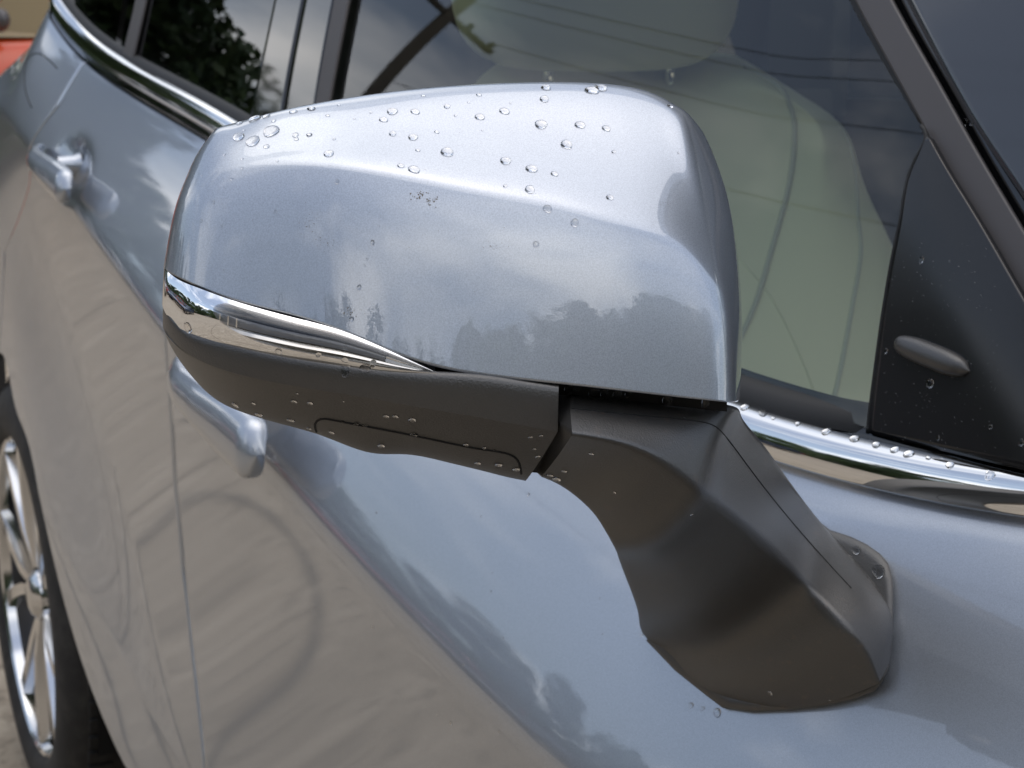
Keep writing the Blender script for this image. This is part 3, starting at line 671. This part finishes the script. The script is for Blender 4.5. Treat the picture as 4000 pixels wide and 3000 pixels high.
ribbon('sealed_crack', [(-4.5, -.7), (-3.2, -1.1), (-2.2, -1.5), (-1.4, -2.3), (-.9, -3.4), (-.7, -4.5)], .007)
ribbon('sealed_crack', [(-.2, -.9), (-.9, -1.25), (-1.5, -1.15), (-2.1, -.9), (-2.9, -1.0)], .006)
ribbon('sealed_crack', [(-1.7, -.22), (-2.1, -.42), (-2.7, -.62), (-3.4, -.66), (-4.2, -.52), (-5.2, -.6)], .006)

# ------------------------------------------------------------------ trees
def crown(name, rx, rz, n, m, seed, parent, base):
    g = np.random.default_rng(seed); v = []; f = []
    ncl = 46; cl = []
    while len(cl) < ncl:
        p = g.uniform(-1, 1, 3)
        if .25 < np.linalg.norm(p) < 1: cl.append(p*[rx, rx, rz])
    cl = np.array(cl); rad = g.uniform(.22, .42, ncl)*rx
    k = g.integers(0, ncl, n); d = g.normal(size=(n, 3)); d /= np.linalg.norm(d, axis=1)[:, None]
    P = cl[k]+d*(rad[k]*g.uniform(.3, 1, n)**.5)[:, None]*[1, 1, .8]; P[:, 2] += base+rz; lo_ = g.random(n) < .22; P[lo_, 2] = g.uniform(.1, base+rz*.7, lo_.sum()); P[lo_, :2] *= .9
    A = g.normal(size=(n, 3)); A /= np.linalg.norm(A, axis=1)[:, None]; B = np.cross(A, g.normal(size=(n, 3))); B /= np.linalg.norm(B, axis=1)[:, None]
    s_ = g.uniform(.09, .2, n)[:, None]
    V = np.stack([P-A*s_, P+B*s_*.5, P+A*s_, P-B*s_*.5], 1).reshape(-1, 3)
    f = [(4*i, 4*i+1, 4*i+2, 4*i+3) for i in range(n)]
    return pyobj(name, V, f, m, parent, False)
protos = []
for k, (rx, rz, base, m) in enumerate(((2.6, 2.8, 1.8, 'leaf2'), (3.2, 2.6, 1.4, 'leaf'), (2.1, 3.4, 1.2, 'leaf2'))):
    t = empty('broadleaf_tree', (0, 0, 0)); cw_ = crown('crown', rx, rz, 9000, M[m], 11+k, t, base)
    tube('trunk', [(0, 0, -.1), (.08, .05, base*.6), (-.05, .1, base+rz*.7), (.1, 0, base+rz*1.4)], [.22, .18, .13, .05], M['bark'], t, 10)
    for q in range(4):
        a = q*1.6+k; tube('limb', [(0, .05, base*.7), (math.cos(a)*rx*.35, math.sin(a)*rx*.35, base+rz*.5), (math.cos(a)*rx*.7, math.sin(a)*rx*.7, base+rz*.95)], [.10, .07, .03], M['bark'], t, 8)
    protos.append(t)
used = [False]*3
def put_tree(k, x, y, s_, rz, label, group):
    o = protos[k]
    if used[k]:
        c = o.copy(); COL.objects.link(c)
        for ch in o.children:
            d = ch.copy(); COL.objects.link(d); d.parent = c
        o = c
    used[k] = True; o.location = (x, y, 0); o.scale = (s_, s_, s_); o.rotation_euler = (0, 0, rz)
    tag(o, label, 'tree', group)
NTH = ['first', 'second', 'third', 'fourth', 'fifth', 'sixth', 'seventh', 'eighth', 'ninth', 'tenth', 'eleventh', 'twelfth', 'thirteenth']
TREES = [(0, -20.8, -4.3, 1.2, .3), (2, -17.5, -2.0, 1.15, 1.2), (1, -25, -2.2, 1.35, 2.), (0, -27, 4.6, 1.4, 2.6), (1, -21, -7.4, .95, .9), (2, -18.5, -9.4, .68, .4)]
for i, a in enumerate(TREES): put_tree(*a, ('tall dark tree straight behind the car, mirrored in the rear window' if i == 0 else NTH[i]+' dark tree behind the silver car, in the row mirrored in rear glass'), 'trees behind the car')
for i, (k, x, y, s_) in enumerate(((1, -30, -19, 1.0), (0, -25, -21, .95), (2, -20, -20, .88), (1, -15.5, -21, 1.0), (0, -10.5, -21, .95), (1, -5, -21, 1.05), (0, 1, -21, 1.05))):
    put_tree(k, x, y, s_, i*1.3, '%s leafy tree from the rear across the yard, mirrored low in the doors' % NTH[i], 'trees across the yard')
for i, (k, x, y, s_) in enumerate(((0, 16, -8, 1.15), (1, 17.5, -3.2, 1.2), (2, 18, 1.2, 1.05), (1, 17, 6.5, 1.3), (0, 13, -13, 1.2), (2, 8, -17, 1.1), (1, 15.5, -10.8, 1.1), (0, 11, -15.5, 1.1), (1, 19, -6, 1.25), (0, 20, -.8, 1.2), (1, 5, -19, 1.1), (0, 19, 4.2, 1.2))):
    put_tree(k, x, y, s_, i*1.9, '%s leafy tree in the clump facing the car front, mirrored in the cap' % NTH[i], 'trees facing the car')
for i, (k, x, y, s_) in enumerate(((1, -9, 22, 1.0), (0, -2, 24, 1.1), (2, 6, 23, 1.0))):
    put_tree(k, x, y, s_, i*2.3, '%s leafy tree from the rear on the far side of the car' % NTH[i], 'trees on the far side')

SHR = [(0, 14.6, -11.5), (1, 15.2, -6.5), (0, 15.6, -1.5), (1, 15.4, 3.2), (0, 14.8, 8.), (1, 11, -15.5), (0, 6.5, -18.5), (1, -2.5, -19.4), (0, -8.5, -19.6), (1, -13.2, -19.2), (0, -18, -18.6), (1, -22.8, -19), (0, -27.5, -17.5)]
for i, (k, x, y) in enumerate(SHR):
    put_tree(k, x, y, .72, i*1.1, (NTH[i]+' spreading shrub facing the car front below the trees' if x > 5 else NTH[i-7]+' spreading shrub from the front, across the yard below the tree row'), 'shrubs below the trees')
    o_ = [o for o in bpy.data.objects if o.parent is None and o.name.startswith('broadleaf_tree') and abs(o.location.x-x) < 1e-4 and abs(o.location.y-y) < 1e-4][0]
    o_.location.z = -1.15; o_.name = 'spreading_shrub'; o_.scale = (1.05, 1.05, .72); o_['category'] = 'shrub'

# ------------------------------------------------------------------ utility pole and wires
pole = empty('utility_pole', (-20.3, -9.9, 0)); tag(pole, 'weathered wooden utility pole mirrored aslant in the front window', 'utility pole')
def lp(o): o.matrix_parent_inverse = Matrix(); return o
tube('shaft', [(0, 0, 0), (0, 0, 5), (0, 0, 11)], [.17, .15, .12], M['pole'], pole, 14)
MB().box((0, 0, 10.2), (.06, 1.1, .06)).build('crossarm', M['pole'], pole)
for y in (-1., -.45, .45, 1.): MB().box((0, y, 10.34), (.04, .04, .08)).build('insulator', M['wire'], pole)
for i, (y, z) in enumerate(((-1., 10.4), (.45, 10.4), (1., 10.4), (0, 8.0))):
    pts = [(-20.3+t*54, -9.9+y-t*1.5, z-1.2*4*t*(1-t)) for t in np.linspace(0, 1, 24)]
    tag(tube('overhead_wire', pts, .010, M['wire'], None, 6), ['outermost upper black cable strung from the utility pole crossarm', 'middle upper black cable strung from the utility pole crossarm', 'innermost upper black cable strung from the utility pole crossarm', 'lowest sagging black cable strung from the utility pole'][i], 'wire', 'cables on the utility pole')

# ------------------------------------------------------------------ other cars
def loft_car(name, colr, loc, rz, label, height=1.62):
    root = empty(name, loc); root.rotation_euler = (0, 0, rz); tag(root, label, 'car')
    pm = mat(name+'_paint', colr, .3, 0., coat=1., coatr=.03)
    k = height/1.62
    st = [(-2.25, .50, .80, .66), (-2.15, .32, 1.0, .82), (-1.7, .26, 1.06, .90), (-.6, .24, 1.03, .92), (.7, .24, 1.0, .92), (1.1, .25, .98, .91), (1.9, .28, .90, .86), (2.15, .36, .78, .76), (2.25, .48, .66, .6)]
    G = []
    for x, zb_, zt_, hw_ in st:
        zt_ *= k; r_ = []
        for y, z in ((0, zb_), (.85, zb_), (.97, zb_+.08), (1., zb_+(zt_-zb_)*.45), (.985, zb_+(zt_-zb_)*.75), (.93, zt_-.04), (.84, zt_), (0, zt_+.02)): r_.append((x, y*hw_, z))
        r_ += [(x, -y, z) for x, y, z in r_[1:-1][::-1]]; G.append(r_)
    b = gridobj('body', np.array(G), pm, root, closed=True)
    e = b.modifiers.new('smooth', 'SUBSURF'); e.levels = 2; e.render_levels = 2
    top = 1.0*k
    gh = [(-2.12, 1.0*k, .78), (-1.75, 1.58*k, .62), (-.9, height, .66), (.1, height-.02, .66), (.95, 1.02*k, .80)]
    V = []
    lowx = [-2.12, -1.9, -.9, .2, 1.25]
    for i in range(5):
        x, z, hw_ = gh[i]; V += [(lowx[i], .84, top-.02), (x, hw_, z), (x, -hw_, z), (lowx[i], -.84, top-.02)]
    gridobj('cabin_glass', np.array(V).reshape(5, 4, 3), M['glass_car'], root, smooth=False)
    MB().box((-.85, 0, height+.005), (.95, .64, .018)).build('roof', pm, root)
    for sy in (-1, 1):
        for xa, xb in ((-.05, -.02), (-1.0, -.97)):
            tube('window_pillar', [(xa, sy*.845, top-.02), (xb-.02, sy*.665, height)], .035, pm, root, 8)
        tube('front_pillar', [(1.22, sy*.83, top-.01), (.12, sy*.665, height)], .035, pm, root, 8)
        tube('rear_pillar', [(-2.1, sy*.80, top), (-1.75, sy*.64, height-.04)], .06, pm, root, 8)
        mv = []
        for i in range(9):
            th = math.pi*i/8-math.pi/2
            for j in range(12):
                ph = 2*math.pi*j/12; mv.append((.80+.055*math.cos(th)*math.cos(ph), sy*1.02+.11*math.sin(th), top+.09+.075*math.cos(th)*math.sin(ph)))
        pyobj('door_mirror', mv, gridfaces(9, 12, closed=True), M['satin'], root)
        MB().box((.8, sy*.91, top+.03), (.02, .05, .02)).build('mirror_stalk', M['satin'], root)
        for xw in (-1.38, 1.38):
            wv = lathe('wheel', [(.0001, -.005), (.2, -.004), (.22, 0), (.235, -.012), (.31, -.012), (.34, .02), (.34, .2), (.1, .2)] if sy < 0 else [(.0001, .005), (.2, .004), (.22, 0), (.235, .012), (.31, .012), (.34, -.02), (.34, -.2), (.1, -.2)], M['tyre'], root, (xw, sy*.915, .34), n=28)
            lathe('rim', [(.0001, -.012*-sy), (.19, -.010*-sy), (.215, -.002*-sy)], M['alloy'], root, (xw, sy*.918, .34), n=20)
        MB().box((2.14, sy*.55, .74*k), (.07, .16, .06)).build('headlight', M['chrome_soft'], root)
        MB().box((-2.16, sy*.68, .90*k), (.06, .10, .13)).build('tail_light', M['tail'], root)
    MB().box((-2.24, 0, .62), (.02, .27, .07)).build('number_plate', M['white_wall'], root)
    return root
M['tail'] = mat('tail_lamp_red', (.45, .02, .02), .1, coat=1.)
loft_car('added_blocking_van', (.10, .10, .11), (-4.6, 3.4, 0), R(180), 'dark grey van added beyond the silver car to block brightness in its far windows', 2.1)  # van added to block the bright background behind the far windows, darkening the cabin
for ch in bpy.data.objects['added_blocking_van'].children:
    if ch.name.startswith('cabin_glass'): ch.data.materials[0] = M['cabin']
red = loft_car('orange_red_car', (.78, .085, .015), (-11.4, 2.16, .0), R(-90), 'orange red car parked crosswise behind the silver car', 2.36)
for ch in red.children:
    if ch.name.startswith('cabin_glass'): ch.data.materials[0] = mat('amber_reflection_glass', (.22, .15, .05), .12)  # yellow-brown reflection in these windows is put into the pane colour
loft_car('white_car', (.75, .75, .74), (-10.5, -3.3, 0), R(176), 'white car parked behind, mirrored in the rear side panel', 1.66)
loft_car('red_car', (.42, .02, .018), (-10.2, -7.4, 0), R(90), 'dark red car across the yard mirrored along the door crease', 1.6)
loft_car('white_parked_car', (.7, .7, .7), (-13.2, -7.6, 0), R(90), 'white car parked beside the dark red car across the yard', 1.6)
loft_car('dark_blue_car', (.03, .04, .07), (-7.4, -7.6, 0), R(90), 'dark blue car parked across the yard beside the dark red car', 1.55)

# ------------------------------------------------------------------ low building across the yard
bld = empty('low_building', (-34, -16, 0)); tag(bld, 'low white building across the yard with dark windows', 'building')
MB().box((0, 0, 1.7), (4, 9, 1.7)).build('wall', M['white_wall'], bld)
MB().box((0, 0, 3.5), (4.3, 9.3, .12)).build('roof', M['roof'], bld)
for y in (-6.5, -3.5, .5, 3.5, 6.5):
    wdw = MB().box((4.02, y, 1.8), (.03, .8, .6)).build('window', M['glass_car'], bld)
    MB().box((4.04, y, 1.14), (.06, .9, .05)).build('sill', M['roof'], wdw)
dr = MB().box((4.02, -1.5, 1.05), (.03, .5, 1.05)).build('door', M['roof'], bld)
for o in list(bpy.data.objects):
    if o.parent is None and o not in (car, cam, so): o.location.z += GZ
bpy.context.view_layer.update()
# ------------------------------------------------------------------ water drops and dirt
dg = bpy.context.evaluated_depsgraph_get()
def world_mesh(names):
    V = []; F = []; own = []
    for n_ in names:
        o = bpy.data.objects[n_]; me = o.evaluated_get(dg).to_mesh(); b = len(V)
        V += [tuple(v_.co) for v_ in me.vertices]; F += [tuple(b+i for i in p.vertices) for p in me.polygons]; own += [n_]*len(me.polygons)
    return BVHTree.FromPolygons(V, F), own
WET = ['mirror_cap', 'side_mirror', 'turn_signal_lens', 'mirror_arm', 'arm_foot', 'front_door', 'belt_moulding', 'sail_panel', 'front_window', 'door_frame', 'frame_gap', 'fold_joint', 'cap_gap_filler', 'window_sill_rubber']
wetT, wetO = world_mesh(WET)
def C2(l): return [(1200+.678*a, .678*b, .678*c) for a, b, c in l]
def C1(l): return [(.6027*a, .6027*b, .6027*c) for a, b, c in l]
def C4(l): return [(500+.678*a, 900+.678*b, .678*c) for a, b, c in l]
def C5(l): return [(1900+1.0247*a, 1200+1.0247*b, 1.0247*c) for a, b, c in l]
def C6(l): return [(2600+.663*a, 900+.663*b, .663*c) for a, b, c in l]
def C8(l): return [(1000+.8137*a, 1800+.8137*b, .8137*c) for a, b, c in l]
drops = C2([(125,886,60),(490,643,62),(441,690,48),(623,644,50),(493,771,45),(610,792,57),(540,955,38),(616,977,64),(806,877,80),(805,613,38),(995,674,55),(1137,641,56),(1366,571,56),(1347,718,75),(1572,720,60),(1723,740,48),(1494,833,74),(1143,928,66),(1293,973,68),(1425,1002,42),(1283,1092,62),(1141,1072,26),(1743,1138,44),(1385,1203,50),(1541,1284,48),(1766,876,28),(638,866,28),(747,761,28),(172,1048,28),(855,666,20),(990,547,30),(930,590,16),(1172,594,16),(367,650,16),(119,666,24),(271,685,16),(156,802,20),(1009,752,14),(12,777,30),(1318,1408,32),(377,1398,22),(413,1302,12),(430,1245,10),(2140,882,14),(1376,506,62),(1692,508,80),(1640,522,80),(670,552,26),(182,606,22),(24,628,44),(2090,612,40)])
drops += C1([(1547,888,80),(1638,916,90),(1757,851,100),(1727,950,38),(1650,772,90),(1726,756,50),(1900,726,50),(2018,706,50),(1552,800,45),(1915,876,42),(2005,875,36),(1922,902,30),(1582,843,20),(1774,784,30),(1456,1003,18),(1570,1031,18),(1570,1090,18),(1798,1046,18),(1502,1160,20),(1455,1220,12),(1383,1312,26),(1305,1432,20),(1438,1468,18),(1785,1373,20),(1308,1140,10)])
drops += C4([(1409,70,24),(1332,327,26),(1290,510,24),(1378,166,12),(1364,205,12),(550,235,14),(724,996,30),(957,985,38),(1049,995,38),(975,940,16),(1241,985,14),(1237,1101,26),(1318,1116,44),(1366,1127,40),(1488,1071,36),(1541,1072,36),(1638,1092,46),(1647,1178,48),(1174,1163,36),(937,1092,44),(1948,1234,32),(2054,1253,26),(2110,1265,18),(2135,1350,48),(1460,1240,46),(620,1004,50),(755,1060,50),(345,560,60),(868,697,45),(1097,715,35),(1250,675,22),(1250,745,40),(1250,812,52),(1365,795,66),(1412,765,40),(1045,1140,30),(2015,1340,40)])
drops += C5([(318,308,40),(350,302,30),(410,325,40),(450,328,34),(500,330,36),(540,328,28),(690,353,40),(836,360,36),(757,424,14),(1410,926,36),(1495,1007,54),(400,558,22),(297,625,24),(490,706,14),(243,640,26),(268,655,36),(168,496,18),(208,490,16),(183,541,14),(196,570,20),(115,618,32),(47,600,32),(782,790,12),(1080,1472,24),(1028,1520,10),(1308,1500,12),(592,1246,20),(160,715,14),(824,1530,18),(780,1518,24),(880,1545,36)])
drops += C6([(465,1042,52),(577,1065,65),(635,1108,26),(778,1140,34),(946,1186,56),(1088,1188,24),(1113,1227,60),(1240,1264,52),(1350,1293,54),(1433,1318,62),(1548,1341,32),(1675,1383,54),(1900,1422,22),(1910,1446,60),(1508,175,36),(1558,902,52),(1300,710,26),(1623,325,14),(1672,180,14),(1914,1156,26),(2095,1250,36),(1605,1222,26)])
drops += C8([(935,1262,18),(870,1222,8),(996,982,12),(1186,852,12),(1022,950,8),(1308,163,14)])
drops += [(random.uniform(1250, 2450), random.uniform(2000, 2950), random.uniform(6, 13)) for _ in range(10)]
drops += [(2600+.663*1765, .663*720, 24), (2600+.663*1803, .663*728, 16)]
WHERE = {'mirror_cap': ('silver mirror cap', 'drops on the mirror cap'), 'side_mirror': ('black shell under the mirror', 'drops on the lower mirror shell'), 'turn_signal_lens': ('clear turn signal lens', 'drops on the turn signal'),
         'mirror_arm': ('black mirror arm', 'drops on the mirror arm'), 'arm_foot': ('foot of the black mirror arm', 'drops on the mirror arm'), 'front_door': ('silver blue front door', 'drops on the front door'),
         'belt_moulding': ('chrome strip below the window', 'drops on the chrome strip'), 'sail_panel': ('black triangle before the window', 'drops on the black triangle'), 'front_window': ('front side window', 'drops on the glass'),
         'door_frame': ('black window frame', 'drops on the window frame'), 'frame_gap': ('dark gap along the windscreen pillar', 'drops on the window frame'), 'fold_joint': ('dark fold joint of the mirror', 'drops in the mirror joint'), 'window_sill_rubber': ('black rubber above the chrome strip', 'drops on the window frame'), 'cap_gap_filler': ('dark gap under the mirror cap', 'drops in the mirror joint')}
def drop_mesh(elong, seed):
    g = np.random.default_rng(seed); v = []; n, kk = 14, 6; wob = 1+.09*np.sin(np.arange(n)/n*2*math.pi*2+g.uniform(0, 6))+.05*np.sin(np.arange(n)/n*2*math.pi*3+g.uniform(0, 6))
    for i in range(kk):
        a = i/kk*math.pi/2
        for j in range(n):
            t = 2*math.pi*j/n; rr = math.cos(a)**.75*wob[j]; v.append((rr*math.cos(t), rr*math.sin(t)*elong-(.12*(elong-1) if elong > 1 else 0), .50*math.sin(a)**.9))
    v.append((0, 0, .50)); f = gridfaces(kk, n, closed=True); b = (kk-1)*n
    f += [(b+j, b+(j+1) % n, len(v)-1) for j in range(n)]+[tuple(range(n))[::-1]]
    me = bpy.data.meshes.new('water_drop'); me.from_pydata(v, [], f); me.materials.append(M['water']); me.polygons.foreach_set('use_smooth', [True]*(len(f)-1)+[False]); return me
DM = [[drop_mesh(e, 5*i+k) for k in range(4)] for i, e in enumerate((1.0, 1.25, 1.7))]
def place_drop(px, py, wpx, k):
    r = ray(px, py); h_ = wetT.ray_cast(Vector(CP), Vector(r/np.linalg.norm(r)))
    if h_[0] is None: return
    p, nrm, fi = Vector(h_[0]), Vector(h_[1]), h_[2]; srf = wetO[fi]
    if nrm.dot(Vector(r)) > 0: nrm = -nrm
    dep = depth_of(p); rad = 1.03*wpx/2*dep/FPX
    down = Vector((0, 0, -1)); down = down-nrm*down.dot(nrm); down = down.normalized() if down.length > 1e-4 else Vector((1, 0, 0))
    xa = down.cross(nrm).normalized(); steep = 1-abs(nrm.z)
    lvl = 0 if steep < .62 else (1 if steep < .93 else (2 if wpx > 20 else 1))
    if srf in ('belt_moulding',): lvl = 0
    o = bpy.data.objects.new('water_drop', DM[lvl][k % 4]); COL.objects.link(o)
    up_ = -down
    Mx = Matrix((( xa.x, up_.x, nrm.x), (xa.y, up_.y, nrm.y), (xa.z, up_.z, nrm.z))).to_4x4()
    o.matrix_world = Matrix.Translation(p+nrm*.00012) @ Mx @ Matrix.Diagonal((rad, rad, rad*.70, 1))
    sz = 'large' if wpx > 36 else ('small' if wpx > 17 else 'tiny')
    zone = ''
    if srf == 'mirror_cap': zone = ', outer end' if px < 1300 else (', middle' if px < 2050 else ', car end')
    if srf == 'mirror_cap': nm = 'top of the '+WHERE[srf][0] if py < 470 + .1*(px-1200) else 'face of the '+WHERE[srf][0]
    else: nm = WHERE[srf][0]
    if srf == 'belt_moulding': zone = ', beside the mirror' if px < 3250 else ', under the black triangle'
    if srf == 'side_mirror': zone = ', outer end' if px < 1350 else ', near the fold joint'
    tag(o, 'x', 'water drop', WHERE[srf][1]); PLACED.append((o, px, sz, nm, zone.replace(', ', ' at ', 1) if zone.startswith((', outer', ', car', ', middle')) else zone.replace(', ', ' ', 1)))
PLACED = []
for k, d in enumerate(drops): place_drop(*d, k)
ORD = ['first', 'second', 'third', 'fourth', 'fifth', 'sixth', 'seventh', 'eighth', 'ninth', 'tenth', 'eleventh', 'twelfth', 'thirteenth', 'fourteenth', 'fifteenth', 'sixteenth', 'seventeenth', 'eighteenth', 'nineteenth', 'twentieth']
fam = {}
for p_ in PLACED: fam.setdefault(p_[2:], []).append(p_)
for (sz, nm, zone), lst in fam.items():
    lst.sort(key=lambda p_: p_[1]); n_ = len(lst)
    for i, p_ in enumerate(lst):
        zz = zone.replace('at outer', 'at its outer').replace('at car', 'at its car').replace('at middle', 'at its middle')
        if n_ == 1: p_[0]['label'] = '%s water drop on %s%s' % (sz, nm, zz)
        elif i < 20: p_[0]['label'] = '%s %s drop from left on %s%s' % (ORD[i], sz, nm, zz)
        else: p_[0]['label'] = '%s water drop at right on the %s%s' % (sz, nm, zz)
# dried mud specks on the cap
sv = []; sf = []
def specks(cx, cy, rx, ry, n, smin, smax):
    for i in range(n):
        px, py = cx+random.gauss(0, rx), cy+random.gauss(0, ry); h_, n_ = on(capT, px, py)
        if h_ is None: continue
        n_ = np.array(n_); n_ = n_ if n_@(CP-h_) > 0 else -n_
        t = np.cross(n_, [0, 0, 1.]); t /= np.linalg.norm(t); u_ = np.cross(n_, t); s_ = random.uniform(smin, smax); b = len(sv); k = random.randint(4, 6); a0 = random.uniform(0, 6)
        for j in range(k):
            a = a0+2*math.pi*j/k; q = s_*random.uniform(.6, 1.2); sv.append(h_+n_*.00012+t*math.cos(a)*q+u_*math.sin(a)*q)
        sf.append(tuple(range(b, b+k)))
for a in ((1640, 765, 18, 14, 26, .0001, .00035), (1680, 785, 14, 12, 24, .0001, .00035), (1205, 870, 20, 18, 22, .0001, .0002), (1270, 950, 26, 12, 18, .0001, .0002), (1370, 1220, 22, 10, 24, .0001, .00028), (1930, 965, 22, 14, 14, .0001, .0002), (2600, 795, 12, 8, 12, .0001, .00018), (1800, 900, 500, 220, 60, .00007, .00016)): specks(*a)
o = pyobj('mud_specks', sv, sf, mat('dried_mud', (.20, .16, .11), .9), mirror, False); o['kind'] = 'stuff'; o.matrix_parent_inverse = Matrix()
# dust flecks on the black triangle
sv = []; sf = []
for i in range(170):
    px, py = random.uniform(3440, 3900), random.uniform(950, 1780); r = ray(px, py); h_ = wetT.ray_cast(Vector(CP), Vector(r/np.linalg.norm(r)))
    if h_[0] is None or wetO[h_[2]] != 'sail_panel': continue
    n_ = np.array(h_[1]); n_ = n_ if n_@(CP-np.array(h_[0])) > 0 else -n_
    t = np.cross(n_, [0, 0, 1.]); t /= np.linalg.norm(t); u_ = np.cross(n_, t); d_ = t*math.cos(.35)-u_*math.sin(.35); e_ = np.cross(n_, d_)
    l_ = random.choice((.00015, .0002, .0006)); w_ = random.uniform(.00006, .00014); b = len(sv); c_ = np.array(h_[0])+n_*.0001
    sv += [c_-d_*l_-e_*w_, c_+d_*l_-e_*w_*.5, c_+d_*l_*.8+e_*w_, c_-d_*l_*.7+e_*w_]; sf.append((b, b+1, b+2, b+3))
o = pyobj('dust_flecks', sv, sf, mat('dust', (.25, .25, .25), .9), sail, False); o['kind'] = 'stuff'; o.matrix_parent_inverse = Matrix()
